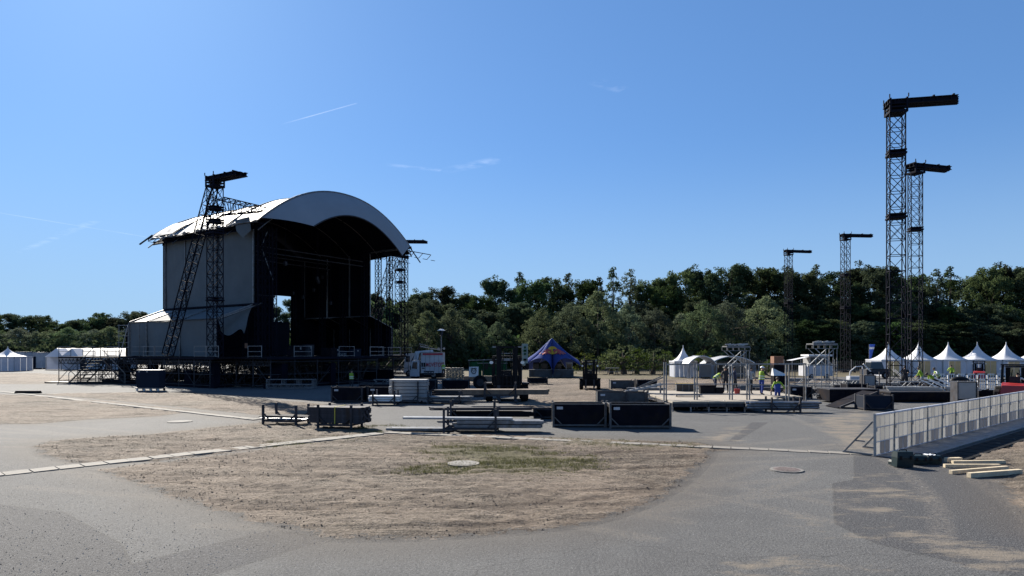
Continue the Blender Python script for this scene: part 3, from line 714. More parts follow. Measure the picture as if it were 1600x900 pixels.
for k in range(20): q.bar((-18.2+k*1.01, 20.9, 16.3 if k % 2 else 15.8), (-17.19+k*1.01, 20.9, 15.8 if k % 2 else 16.3), .05)
q.build("eave_truss", M['truss'], ST)
# crumpled tarp lying along the left eave
for j, (s0, s1, hh) in enumerate(((-17.8, -13.5, .16)  ,)):
    r = random.Random(j)
    ph = [r.uniform(0, 6) for _ in range(4)]
    MB().grid(lambda u, v: (s0+(s1-s0)*u, -.8+2.6*v, rz_(-.8+2.6*v, .30)+drop(s0+(s1-s0)*u, -.8+2.6*v)+hh*abs(math.sin(u*9+ph[0]+v*3)*math.cos(v*7+ph[1]+u*4))*math.sin(PI*u)*math.sin(PI*min(1, v*1.1))), 26, 14).build("crumpled_tarp", M['pvc'], ST)
# left side wall: four tarp panels
def wallp(s0, s1, t, z0, z1, m_, name="wall_panel", amp=.05, seed=0, th=.03):
    q = MB(); fn = lambda d: (lambda u, v: (s0+(s1-s0)*u, t+d+amp*math.sin(u*5+seed)*math.sin(v*4+seed*2)+amp*.4*math.sin(u*21+v*9), z0+(z1-z0)*v))
    q.grid(fn(0), 14, 14); q.grid(fn(th), 14, 14, flip=True)
    q.bx(s0, s0+.02, t, t+th, z0, z1).bx(s1-.02, s1, t, t+th, z0, z1)
    return q.build(name, m_, ST, True)
for i, (a, b) in enumerate(((-16.2, -12.2), (-12.2, -6.2), (-6.2, 0.0))):
    wallp(a+.03, b-.03, 0.0, 8.15, 16.0, M['tarp'], amp=.055, seed=i)
    MB().bar((b if b < 0 else b-.02, -.12, 8.1), (b if b < 0 else b-.02, -.12, 16.1), .10).build("wall_post", M['steel'], ST)
MB().bar((-16.2, -.12, 8.1), (-16.2, -.12, 16.1), .12).build("wall_post", M['steel'], ST)
MB().bx(-17.0, 1.9, .02, .08, 15.93, 16.42).build("sun_leak_strip", M['drape'], ST)  # added strip, blocks the sun leaking in between wall top and eave
wallp(-16.2, 0, .12, 8.1, 16.0, M['drape'], "wall_lining")
MB().bar((-16.4, -.1, 8.08), (.8, -.1, 8.08), .16).bar((-16.4, -.1, 7.8), (.8, -.1, 7.8), .08).build("wall_beam", M['truss'], ST)
# left annex: sloped roof and lower wall
for i, (a, b) in enumerate(((-16.2, -12.6), (-12.6, -6.3), (-6.3, -.05))):
    MB().grid(lambda u, v: (a+.03+(b-a-.06)*u, -4.0*v, 7.95-1.55*v+.10*math.sin(u*7+i)*math.sin(v*3)), 12, 8, ).build("annex_roof_sheet", M['pvc'] if i == 0 else M['tarp'], ST, True)
    MB().bar((b, 0, 8.1), (b, -4.05, 6.5), .10).build("annex_rafter", M['steel'], ST)
    wallp(a+.02, b-.02, -4.0, DZ+.05, 6.42, M['tarp'], "annex_wall_panel", .07, i+4)
    MB().bar((b, -4.08, DZ), (b, -4.08, 6.5), .09).build("annex_post", M['steel'], ST)
MB().bar((-16.2, -4.08, DZ), (-16.2, -4.08, 6.5), .09).bar((-16.2, 0, 8.1), (-16.2, -4.05, 6.5), .12).build("annex_post", M['steel'], ST)
MB().bar((-16.3, -4.1, 6.45), (0, -4.1, 6.45), .08).build("annex_eave", M['steeld'], ST)
q = MB().poly([(-16.1, 0, 2.9), (-16.1, -3.9, 2.9), (-16.1, -3.9, 6.4), (-16.1, 0, 7.9)]); q.build("annex_end_wall", M['tarp'], ST)
wallp(-16, -.3, -3.85, DZ+.05, 6.3, M['drape'], "annex_lining")
MB().grid(lambda u, v: (.0+.25*math.sin(u*5+v*4)*v, -3.9+1.7*v*v*.2+3.6*u*(1-.35*v), 6.3+1.4*u-(2.8+.6*math.sin(u*6))*v*(.35+.65*u)), 16, 12).build("torn_tarp", M['tarp'], ST, True)
MB().bar((0, -4.0, 6.4), (0.1, .9, 8.25), .12).build("annex_rafter", M['steel'], ST)
# back wall with the open slot, lining, blue black panel behind
wallx = lambda t0, t1, z0, z1, m_, nm: MB().bx(-17.1, -17.0, t0, t1, z0, z1).build(nm, m_, ST)
wallx(0.1, 14.9, DZ, 16.2, M['drape'], "back_drape"); wallx(14.9, 17.7, 10.8, 16.2, M['drape'], "back_drape"); wallx(17.7, 20, DZ, 16.2, M['drape'], "back_drape")
MB().grid(lambda u, v: (-17.05, 20*u, 16.2+(rz_(20*u, -1.4)-16.2)*v), 24, 2).build("back_gable", M['drape'], ST)
MB().bx(-17.6, -17.5, 14.8, 17.8, DZ, 7.3).build("back_panel", M['navy'], ST)
wallx(-4, 0.1, DZ, 6.4, M['drape'], "back_drape")
# right side wall (seen from inside) with posts, annex behind it
for i, (a, b) in enumerate(((-17, -12.3), (-12.3, -8), (-8, -4.2))):
    MB().bx(a+.03, b-.03, 20.0, 20.06, 7.9, 16.1).build("side_drape", M['drape'], ST)
for s in (-17, -12.3, -8, -4.2): MB().bar((s, 19.93, 7.8), (s, 19.93, 16.1), .13).build("wall_post", M['alu'], ST)
MB().bar((-17, 19.9, 7.85), (-4.2, 19.9, 7.85), .14).build("wall_beam", M['steel'], ST); MB().bar((-17, 19.9, 16.05), (2, 19.9, 16.05), .22).build("wall_beam", M['steel'], ST)
MB().grid(lambda u, v: (-17+12.8*u, 20+4*v, 7.9-1.5*v), 8, 4).build("annex_roof_sheet", M['drape'], ST)
MB().bx(-17, -4.2, 24.0, 24.05, DZ, 6.4).build("annex_wall_panel", M['drape'], ST)
MB().prism([(-17.05, 20, DZ), (-17.05, 24, DZ), (-17.05, 24, 6.4), (-17.05, 20, 7.9)], (1, 0, 0), .05).build("annex_wall_panel", M['drape'], ST)
for s in (-15.5, -12.3, -8.2, -4.2):
    MB().bar((s, 19.95, 7.9), (s, 24, 6.45), .09).build("annex_rafter", M['steel'], ST)
    MB().bar((s, 23.9, DZ), (s, 23.9, 6.45), .09).build("annex_post", M['steel'], ST)
# lattice columns in the wings
MC = lattice(.55, 13.2, 14, .07, .035).mesh("wing_column", M['truss'])
for s, t in ((.2, .35), (.2, 1.15), (.2, 2.0), (-3, .8), (-16.4, 13.9), (-16.4, 18.1), (-8, 18.8), (-12, 18.8), (-3.2, 20.4), (-1.4, 20.6), (1.2, 20.6), (-4.2, 18.9)): put("wing_column", MC, ST, (s, t, DZ))
MB().bar((-1.0, 19, 15.6), (-1.0, 23.6, 15.6), .3, .4).build("cross_beam", M['truss'], ST)
q = MB()
for s in (-3.2, 1.2):
    for k in range(7): q.bar((s, 20.8+k*.8, 15.3), (s, 21.6+k*.8, 16.0 if k % 2 else 15.3), .06)
    q.bar((s, 20.8, 16.0), (s, 25.5, 16.0), .08)
q.build("outrigger_truss", M['truss'], ST)
for z in (9.0, 12.5): MB().bar((.3, .2, z), (.3, 2.3, z), .08).build("wing_ledger", M['steeld'], ST)
MB().bar((.4, .6, 13.6), (.4, 1.9, 10.6), .07).build("wing_brace", M['steel'], ST)
MB().bar((.4, 1.2, 15.5), (.4, .6, 14.0), .07).build("wing_brace", M['steel'], ST)
# decks
for a, b, c, d in ((-18, 3, -6.2, -.01), (-18, 7.5, 0, 11.0), (-18, 2, 11.01, 19.99), (-18, -3, 20, 27)):
    MB().bx(a, b, c, d, DZ-.17, DZ).build("stage_deck", M['crate'], ST)
for a, b in (((3.03, -6.2), (7.5, -6.2)),): MB().bx(3.0, 7.5, -4.0, -.01, DZ-.17, DZ).build("stage_deck", M['crate'], ST)
MB().bx(7.52, 7.58, -4, 11, DZ-.2, DZ+.02).build("deck_edge", M['truss'], ST)
MB().bx(-18, 3, -6.28, -6.22, DZ-.2, DZ+.02).build("deck_edge", M['truss'], ST)
# rigging hanging under the roof
rr_ = random.Random(12)
for k in range(12):
    s_, t_ = rr_.uniform(-12, 1), rr_.uniform(3, 18); z_ = rz_(t_)-1.3; zl = rr_.uniform(9.5, 13.5)
    MB().bar((s_, t_, zl), (s_, t_, z_), .035).build("hoist_chain", M['truss'], ST); MB().bx(s_-.15, s_+.15, t_-.12, t_+.12, zl-.4, zl).build("chain_hoist", M['steeld'], ST)
for s_ in (-9.5, -3.5): MB().bar((s_, 2.5, 14.6), (s_, 18, 14.6), .10).bar((s_, 2.5, 14.6), (s_, 2.5, 14.0), .10).bar((s_, 2.5, 14.0), (s_, 18, 14.0), .10).build("rigging_beam", M['steeld'], ST)
# gear on the deck
for s, t, w, h, c in ((1, 3.2, 1.2, 1.4, 'crate'), (2.5, 6.2, 1.6, 1.0, 'crate'), (5, 2.2, 1.0, 1.1, 'black'), (4.6, 4.6, .8, .7, 'steel'), (-1, 11, 1.4, 1.6, 'crate')):
    pass
# understage scaffold
def bay(L, D, H, seed):
    r = random.Random(seed); q = MB()
    for x in (0, L):
        for y in (0, D): q.bar((x, y, 0), (x, y, H), .06)
    for z in (.25, 1.25, H-.2):
        q.bar((0, 0, z), (L, 0, z), .05).bar((0, D, z), (L, D, z), .05).bar((0, 0, z), (0, D, z), .05).bar((L, 0, z), (L, D, z), .05)
    q.bar((0, 0, .3), (L, 0, H-.2), .045) if r.random() < .7 else q.bar((L, 0, .3), (0, 0, H-.2), .045)
    q.bar((0, 0, .3), (0, D, H-.2), .045)
    for _ in range(3): a = r.uniform(0, L); q.bar((a, r.uniform(0, D), .25), (min(L, a+r.uniform(.2, 1.2)), r.uniform(0, D), r.uniform(1.2, H-.2)), .04)
    for _ in range(2): z = r.uniform(.5, H-.5); q.bar((0, D*.5, z), (L, D*.5, z), .05)
    for k in range(6): q.bar((L*(k+.5)/6, 0, H-.55), (L*(k+1)/6, 0, H-.05), .04); q.bar((L*(k+.5)/6, 0, H-.55), (L*k/6, 0, H-.05), .04)
    q.bar((0, 0, H-.55), (L, 0, H-.55), .05)
    for x in (0, L): q.bx(x-.1, x+.1, -.1, .1, 0, .03)
    return q
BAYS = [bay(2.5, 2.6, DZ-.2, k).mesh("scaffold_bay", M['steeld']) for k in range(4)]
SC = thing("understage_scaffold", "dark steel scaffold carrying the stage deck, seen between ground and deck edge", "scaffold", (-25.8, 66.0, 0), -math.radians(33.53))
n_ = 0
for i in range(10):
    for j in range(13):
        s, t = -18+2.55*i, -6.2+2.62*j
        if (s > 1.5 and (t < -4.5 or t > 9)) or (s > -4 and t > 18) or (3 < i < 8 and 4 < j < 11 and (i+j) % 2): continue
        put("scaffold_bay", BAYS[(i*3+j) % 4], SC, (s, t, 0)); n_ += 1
r = random.Random(5)
for s, t, w, h in ((-14.5, -5.7, 1.4, 2.2), (-8.5, -5.9, 1.0, 2.2), (2.2, -5.9, .5, 2.3), (6.8, -2.5, 1.7, 2.2), (7.0, 3.2, 1.2, 2.2), (-2.0, -5.8, 1.2, 1.5)):
    MB().bx(s-w/2, s+w/2, t, t+.6, .05, h).build("black_cabinet", M['drape'], SC)
for k in range(26):          # timber sole boards and stacked boards under the deck
    s = r.uniform(-17, 5); t = r.uniform(-6, 8); MB().bx(s, s+r.uniform(1.5, 3.5), t, t+.25, .03, .09+r.random()*.12).build("sole_board", M['woodd'] if k % 2 else M['steeld'], SC)
MB().bx(7.0, 7.3, -4, 11, .02, .38).build("sole_beam", M['drape'], SC)
MB().bx(-17.5, 3, -6.2, -5.9, .02, .38).build("sole_beam", M['drape'], SC)
MB().bx(-17, 2.5, -.4, -.2, .2, 1.1).build("under_panel", M['drape'], SC)
MB().bx(-17, 7, 12.4, 12.6, .1, 1.3).build("under_panel", M['drape'], SC)
# guard rails on the deck edge
def rail_mesh(L, H=1.05):
    q = MB(); q.bar((0, 0, 0), (0, 0, H), .05).bar((L, 0, 0), (L, 0, H), .05).bar((0, 0, H-.03), (L, 0, H-.03), .045).bar((0, 0, H*.5), (L, 0, H*.5), .045).bar((0, 0, .1), (L, 0, .1), .04)
    return q.mesh("guard_rail", M['steel'])
RM = rail_mesh(2.0)
for s, t, a in ((-9.5, -6.0, 0), (-7.3, -6.0, 0), (-.5, -6.0, 0), (4.6, -3.9, 0), (1.0, -5.8, 0), (7.4, -1, PI/2), (7.4, 4.4, PI/2), (7.4, 8.6, PI/2), (-3.1, 20.4, PI/2), (-3.1, 22.5, PI/2), (-3.1, 24.6, PI/2), (1.9, 14, PI/2), (1.9, 17, PI/2)):
    put("guard_rail", RM, SC, (s, t, DZ), (0, 0, a))
# braces of the two stage towers
bt = thing("tower_brace", "long raking lattice brace leaning left from the mast before the grey stage wall", "lattice brace", (0, 0, 0), 0, "braces of the stage masts")
tp = Vector((X(336, 61), 61, 0)); truss_between((X(262, 63.5), 63.5, 3.0), (X(332, 61.3), 61.3, Z(292, 61.3)), .72, 18, M['truss'], "brace_truss", bt)
bt = thing("tower_brace", "horizontal lattice truss from the left stage mast to the roof edge", "lattice brace", (0, 0, 0), 0, "braces of the stage masts")
truss_between((X(346, 60.6), 60.6, Z(323, 60.6)), (X(410, 63.5), 63.5, Z(328, 63.5)), 1.5, 8, M['truss'], "brace_truss", bt, .3)
q = MB(); q.bar((X(347, 61.6), 61.6, Z(318, 61)), (X(404, 65.5), 65.5, Z(330, 65)), .07); 
bt = thing("tower_brace", "raking lattice brace beside the rear stage mast at the right end of the roof", "lattice brace", (0, 0, 0), 0, "braces of the stage masts")
truss_between((X(570, 92), 92, 3.0), (X(616, 95), 95, Z(405, 95)), 1.1, 14, M['truss'], "brace_truss", bt)
# scaffold ramp and stairs left of the stage
sx, sy = X(92, 70), 70.0
SS = thing("scaffold_stair", "dark scaffold platform with stairs left of the stage, in front of the white hall tent", "scaffold", (sx, sy, 0), -.12)
for i in range(4): put("scaffold_bay", BAYS[i], SS, (i*2.5, 0, 0))
for i in range(4): put("scaffold_bay", BAYS[i], SS, (i*2.5, 2.6, 0))
MB().bx(-.1, 10.1, 0, 5.2, DZ-.18, DZ-.02).build("platform", M['crate'], SS)
MB().bx(-.6, 10.2, -1.2, .2, 0, .14).build("sole_plate", M['black'], SS)
for fl, (x0, sg) in enumerate(((3.4, 1), (9.6, -1))):
    for k in range(9):
        xx = x0+sg*k*.28; z = .3*k+.25; MB().bx(min(xx, xx+.3), max(xx, xx+.3), -2.6, -.2, z, z+.05).build("tread", M['steeld'], SS)
    for y in (-2.6, -.2): MB().bar((x0, y, .1), (x0+sg*2.7, y, 2.7), .10).build("stringer", M['steeld'], SS)
    MB().bar((x0, -2.6, 1.1), (x0+sg*2.7, -2.6, 3.7), .05).bar((x0, -2.6, .1), (x0, -2.6, 1.1), .05).bar((x0+sg*2.7, -2.6, 2.7), (x0+sg*2.7, -2.6, 3.7), .05).build("handrail", M['steel'], SS)
for k in range(7): put("guard_rail", RM, SS, (k*1.4-.1, 5.0 if k % 2 else .1, DZ), (0, 0, 0), (.7, 1, 1))
for z in (.5, .9, 1.3, 1.7, 2.1): MB().bar((2.5, -.25, z), (9.8, -.25, z), .06).build("cross_rail", M['steeld'], SS)
# small scaffold on the back corner of the annex
SB = thing("corner_scaffold", "small steel scaffold with raking tubes on the left rear corner of the stage", "scaffold", (X(186, 69), 69, DZ-.05), -.5)
q = MB()
for x in (0, 1.6):
    for y in (0, 1.2): q.bar((x, y, 0), (x, y, 3.4), .06)
q.build("upright", M['steel'], SB)
for z in (1.0, 1.5, 2.2, 2.7, 3.3): MB().bar((-.3, 0, z), (1.8, 0, z), .05).bar((0, 0, z), (0, 1.3, z), .05).build("ledger", M['steel'], SB)
MB().bar((.3, -.1, 0), (1.7, -.1, 3.2), .07).build("raking_tube", M['alu'], SB)
# ---------------- stillages, crates, loads ----------------
def gusset(q, x, sx, y, z, s=.28, w=.05): q.bar((x, y, z+s), (x+sx*s, y, z), w)
def stillage(label, loc, rz, L, Wd, H, m_='steeld', group="steel stillages with four corner posts", feet=.12):
    t = thing("stillage", label, "stillage", loc, rz, group)
    q = MB()
    for y in (-Wd/2, Wd/2): q.bar((-L/2, y, feet+.05), (L/2, y, feet+.05), .09)
    for x in (-L/2, -L/6, L/6, L/2): q.bar((x, -Wd/2+.045, feet+.05), (x, Wd/2-.045, feet+.05), .07)
    q.build("base_frame", M[m_], t)
    for sx in (-1, 1):
        for sy in (-1, 1):
            q = MB().bar((sx*L/2, sy*(Wd/2+.045), 0), (sx*L/2, sy*(Wd/2+.045), H), .09)
            gusset(q, sx*(L/2-.045), -sx, sy*(Wd/2+.045), feet+.1); q.build("post", M[m_], t)
    return t
def rod_mesh(L, w, h, kind, m_):
    q = MB()
    if kind == 'tube': q.tube((-L/2, 0, 0), (L/2, 0, 0), w/2, 8)
    elif kind == 'hbeam':
        q.bx(-L/2, L/2, -w/2, w/2, -h/2, -h/2+.03).bx(-L/2, L/2, -w/2, w/2, h/2-.03, h/2).bx(-L/2, L/2, -.015, .015, -h/2+.03, h/2-.03)
    else: q.bx(-L/2, L/2, -w/2, w/2, -h/2, h/2)
    return q.mesh(kind if kind != 'hbeam' else 'beam', M[m_])
def bundle(name, label, cat, loc, rz, L, w, h, nx_, nz_, kind, m_, z0=.24, jit=.05, pitch=None, seed=0, group=None, tilt=0.0, vp=1.03):
    t = thing(name, label, cat, (loc[0], loc[1], z0), rz, group); me = rod_mesh(L, w, h, kind, m_); r = random.Random(seed)
    if tilt: t.rotation_euler = (0, tilt, rz)
    for k in range(nz_):
        for i in range(nx_):
            put(me.name.split('.')[0], me, t, (r.uniform(-jit, jit), (i-(nx_-1)/2)*(pitch or w*1.04), h/2+k*h*vp), (0, 0, r.uniform(-.004, .004)))
    return t
def crate(label, loc, rz, L, Wd, H, m_='crate', fr='steeld', group="open steel crates with corner gussets", tagp=False, open_=True):
    t = thing("steel_crate", label, "crate", loc, rz, group); z0 = .14
    for y, n in ((-Wd/2, 0), (Wd/2, 1)): MB().bx(-L/2+.05, L/2-.05, y-.015, y+.015, z0, H-.03).build("side_panel", M[m_], t)
    for x in (-L/2, L/2): MB().bx(x-.015, x+.015, -Wd/2+.05, Wd/2-.05, z0, H-.03).build("end_panel", M[m_], t)
    MB().bx(-L/2+.05, L/2-.05, -Wd/2+.02, Wd/2-.02, z0-.02, z0).build("floor_panel", M[m_], t)
    q = MB()
    for y in (-Wd/2, Wd/2): q.bar((-L/2, y, z0-.04), (L/2, y, z0-.04), .08).bar((-L/2+.05, y, H-.02), (L/2-.05, y, H-.02), .04)
    for x in (-L/2, L/2): q.bar((x, -Wd/2, z0-.04), (x, Wd/2, z0-.04), .08).bar((x, -Wd/2, H-.02), (x, Wd/2, H-.02), .04)
    q.build("frame", M[fr], t)
    for sx in (-1, 1):
        for sy in (-1, 1):
            q = MB().bar((sx*L/2, sy*(Wd/2+.05), 0), (sx*L/2, sy*(Wd/2+.05), H+.06), .09); gusset(q, sx*(L/2-.045), -sx, sy*(Wd/2+.06), z0, .32, .05)
            q.build("post", M[fr], t)
    if tagp: MB().bx(-L/2+.15, -L/2+.42, -Wd/2-.03, -Wd/2-.018, H-.25, H-.13).build("id_plate", M['offwh'], t)
    return t
g = lambda px, py: G(px, py)
# nearest front row
x, y = g(441, 664); stillage("low stillage with a few pale tubes, left of the bundled planks", (x, y+.5), -.28, 1.75, .9, .92)
bundle("tube_bundle", "few loose pale aluminium tubes in the leftmost stillage", "tube bundle", (x, y+.5), -.28, 2.1, .06, .06, 8, 1, 'tube', 'alu', .22, .2, .09, 2)
bundle("tube_bundle", "second thin layer of dark tubes in the leftmost stillage", "tube bundle", (x, y+.5), -.26, 2.2, .05, .05, 5, 2, 'tube', 'steeld', .30, .25, .15, 3)
x, y = g(525, 671); stillage("stillage packed full of dark scaffold planks with a yellow strap", (x, y+.7), -.2, 1.55, 1.0, 1.05)
bundle("plank_bundle", "full bundle of dark scaffold planks bound with a yellow strap", "plank bundle", (x, y+.7), -.2, 2.45, .19, .075, 5, 9, 'plank', 'steeld', .24, .06, .2, 4)
t = thing("lashing_strap", "yellow green strap around the bundle of dark planks", "strap", (x, y+.7, 0), -.2)
MB().bx(-.02, .02, -.53, -.522, .2, .95).bx(-.02, .02, .522, .53, .2, .95).bx(-.02, .02, -.53, .53, .952, .96).build("webbing", M['strap'], t)
# centre long stillages
x, y = g(735, 677); stillage("nearest long low stillage holding aluminium beams, centre of the photo", (x, y+.6), -.06, 2.15, 1.0, 1.0)
bundle("beam_bundle", "long grey beams lying in the nearest centre stillage", "beam bundle", (x+1.1, y+.55), -.05, 3.6, .16, .13, 4, 2, 'beam', 'steel', .20, .16, .22, 5, vp=1.3)
bundle("beam_bundle", "long pale aluminium beam on top, sticking out far to the left", "beam bundle", (x-.6, y+.45), -.07, 4.6, .2, .08, 2, 1, 'beam', 'alu', .54, .1, .24, 6)
bundle("beam_bundle", "pale beams lying on the ground at the left end of the centre stillage", "beam bundle", (x-2.1, y+.9), -.05, 2.8, .15, .1, 3, 1, 'beam', 'steel', .03, .3, .2, 7)
x, y = g(741, 659); stillage("tall stillage behind, lower of two stacked, holding dark profiles", (x-.1, y+.8), .0, 2.1, 1.0, .98, 'steeld')
bundle("beam_bundle", "dark metal profiles sticking out of the lower stacked stillage", "beam bundle", (x+.5, y+.8), .02, 4.9, .16, .06, 5, 2, 'hbeam', 'steeld', .52, .35, .2, 8)
bundle("tube_bundle", "jumble of black tubes in the bottom of the lower stacked stillage", "tube bundle", (x+.9, y+.8), -.03, 3.6, .07, .07, 9, 3, 'tube', 'black', .2, .4, .11, 9)
x2, y2 = g(778, 655); stillage("upper stacked stillage carrying brown timber beams", (x2+.1, y2+.95, .98), .0, 1.55, 1.0, .8, 'steeld')
bundle("timber_bundle", "brown timber beams on the upper stacked stillage before the forklift", "timber bundle", (x2+.35, y2+.95), .0, 4.3, .2, .12, 4, 2, 'plank', 'woodd', 1.19, .12, .23, 10)
# the big open crates
x, y = g(906, 668); crate("big dark open crate, left of the front pair", (x, y+.6), -.03, 2.3, 1.1, 1.05, tagp=True, fr='steelm')
x, y = g(1001, 670); crate("big dark open crate with pale corner posts, right of the front pair", (x, y+.6), -.03, 2.6, 1.15, 1.07, 'crate', 'steelm', tagp=True)
x, y = g(957, 636); crate("grey crate with a white label standing behind the front pair, left", (x, y+.5), -.04, 1.7, 1.0, .92, 'crateg', 'steeld', tagp=True)
x, y = g(1000, 636); crate("grey crate standing behind the front pair, right of its neighbour", (x-.2, y+.5), -.04, 1.25, 1.0, .90, 'crateg', 'steeld')
x, y = g(985, 608); crate("grey crate farther back before the small forklift", (x-.7, y+.5), 0, 2.0, 1.0, .75, 'crateg', 'steeld', tagp=True)
crate("dark crate farther back next to a board with orange stripes", (x+1.5, y+.7), 0, 1.7, 1.0, .8, 'crate', 'steeld')
x, y = g(840, 600); crate("small dark crate standing before the counter of the blue star tent", (x, y+.4), 0, 2.0, .8, .62, 'crate', 'steeld')
x, y = g(851, 655); crate("low dark crate between the stacked stillages and the front crates", (x+.1, y+.4), 0, 1.2, .9, .5, 'crate', 'steeld')
# crates and stacks in the stage shadow
x, y = g(544, 629); crate("dark crate in the stage shadow, left of the white sheet stack", (x-.05, y+.5), -.05, 2.0, 1.0, 1.0, tagp=True)
crate("dark crate in the stage shadow, second from the left", (x+2.1, y+.9), -.05, 1.7, 1.0, 1.0, tagp=True)
crate("dark crate in the stage shadow behind the white topped tubes", (x+1.0, y+4.2), -.05, 2.2, 1.0, 1.0)
x, y = g(600, 634); stillage("stillage with white wrapped tubes before the sheet stack", (x, y+.5), -.05, 1.35, .9, .95)
bundle("tube_bundle", "white topped load of tubes in the stillage before the sheet stack", "tube bundle", (x, y+.5), -.05, 1.9, .12, .12, 7, 3, 'tube', 'tubew', .24, .06, .125, 12)
x, y = g(636, 631); t = stillage("stillage with tall posts around the stack of grey white sheets", (x-.1, y+.9), -.05, 1.6, 1.3, 1.45)
bundle("sheet_stack", "tall stack of pale sheets in six packs beside the white tubes", "sheet stack", (x, y+.9), -.05, 2.4, 1.15, .19, 1, 6, 'plank', 'cab', .22, .04, None, 13, vp=1.18)
x, y = g(700, 632); stillage("low stillage with steel profiles right of the sheet stack", (x-.3, y+.8), 0, 2.0, 1.0, .8)
bundle("beam_bundle", "steel profiles in the low stillage right of the sheet stack", "beam bundle", (x-.2, y+.8), .02, 3.2, .14, .1, 5, 2, 'hbeam', 'steel', .22, .2, .18, 14, vp=1.5)
bundle("beam_bundle", "darker profiles stacked higher behind, left of the forklift wheels", "beam bundle", (x+.4, y+2.6), .0, 3.2, .16, .12, 5, 4, 'hbeam', 'steeld', .3, .2, .2, 15)
x, y = g(668, 612)
for i, (dx, lb) in enumerate(((-.4, "dark crate under the truck, left"), (2.1, "dark crate behind the profile stack, below the white banner"))): crate(lb, (x+dx*1.1, y+.6), 0, 2.2, 1.0, .95)
x, y = g(700, 606)
t = thing("plastic_drum", "small pale drum between the dark crates left of the banner", "drum", (x, y+.2, 0)); MB().tube((0, 0, 0), (0, 0, .75), .27, 14, .25).build("body", M['offwh'], t); MB().tube((0, 0, .75), (0, 0, .82), .28, 14).build("lid", M['steel'], t)
x, y = g(750, 608); t = thing("tyre", "big black tyre standing on edge left of the forklift", "tyre", (x, y, .62)); t.rotation_euler = (0, 0, .2)
def wheel(name, parent, loc, r_, w, m1='rubber', m2='steel', axis='x'):
    q = MB(); prof = [(.55, -.5), (.92, -.5), (1, -.32), (1, .32), (.92, .5), (.55, .5)]; n = 20
    for k, (a, b) in enumerate(prof):
        for i in range(n):
            th = 2*PI*i/n; q.v.append((b*w, a*r_*math.cos(th), a*r_*math.sin(th)) if axis == 'x' else (a*r_*math.cos(th), b*w, a*r_*math.sin(th)))
    for k in range(len(prof)):
        for i in range(n): j = (i+1) % n; k2 = (k+1) % len(prof); q.f.append((k*n+i, k*n+j, k2*n+j, k2*n+i))
    o = q.build(name, M[m1], parent); o.location = loc
    q = MB(); a = (-w*.36, 0, 0); b = (w*.36, 0, 0)
    if axis != 'x': a, b = (0, a[0], 0), (0, b[0], 0)
    q.tube(a, b, r_*.56, 16); q.tube(tuple(1.25*c for c in a), tuple(1.25*c for c in b), r_*.18, 8); q.build("rim", M[m2], o); return o
wheel("tread", t, (0, 0, 0), .62, .4, axis='y', m2='steeld')
# case trolley and barrier stack by the stage
x, y = g(231, 611); t = thing("flight_case", "dark upright case standing on a pale trolley at the left front of the stage", "case", (x, y+.5, .28), -.1)
MB().bx(-1.0, 1.0, -.45, .45, 0, 1.45).build("body", M['navy'], t); MB().bx(-1.02, 1.02, -.47, .47, 1.45, 1.5).build("lid", M['steel'], t)
for dx in (-.75, -.05): MB().bx(dx-.06, dx+.06, -.48, -.455, 1.3, 1.4).build("latch", M['alu'], t)
t = thing("trolley", "pale low trolley under the dark case", "trolley", (x, y+.5, 0), -.1)
q = MB().bx(-1.1, 1.1, -.5, .5, .18, .27); q.build("platform", M['steel'], t)
for dx in (-.95, -.3, .3, .95): 
    for dy in (-.4, .4): q = MB().tube((dx-.03, dy-.05, .09), (dx-.03, dy+.05, .09), .085, 10); q.build("wheel", M['white'] if dy < 0 else M['rubber'], t)
x, y = g(452, 608)
for k in range(4):
    t = thing("steel_barrier", f"{['front', 'second', 'third', 'rearmost'][k]} steel barrier frame of the four leaning together before the stage", "barrier", (x+.05*k, y+.22*k, 0), -.03, "steel barrier frames before the stage")
    L = 4.1; q = MB().bar((-L/2, 0, .05), (-L/2, 0, .85), .05).bar((L/2, 0, .05), (L/2, 0, .85), .05)
    for z in (.08, .42, .85): q.bar((-L/2, 0, z), (L/2, 0, z), .05)
    q.build("frame", M['steel'], t); q = MB()
    for i in range(14): q.bar((-L/2+L*(i+.5)/14, 0, .08), (-L/2+L*(i+(1 if i % 2 else 0))/14, 0, .42), .03)
    for i in range(1, 3): q.bar((-L/2+L*i/3, 0, .42), (-L/2+L*i/3, 0, .85), .04)
    q.build("bracing", M['steel'], t)
x, y = g(44, 614.5); t = thing("rubber_ramp", "black low ramp lying on the far left slab path", "ramp", (x, y, 0), 0); MB().hexa([(-.95, -.25, 0), (.95, -.25, 0), (.95, .25, 0), (-.95, .25, 0), (-.93, -.12, .2), (.93, -.12, .2), (.93, .12, .2), (-.93, .12, .2)]).build("body", M['rubber'], t)

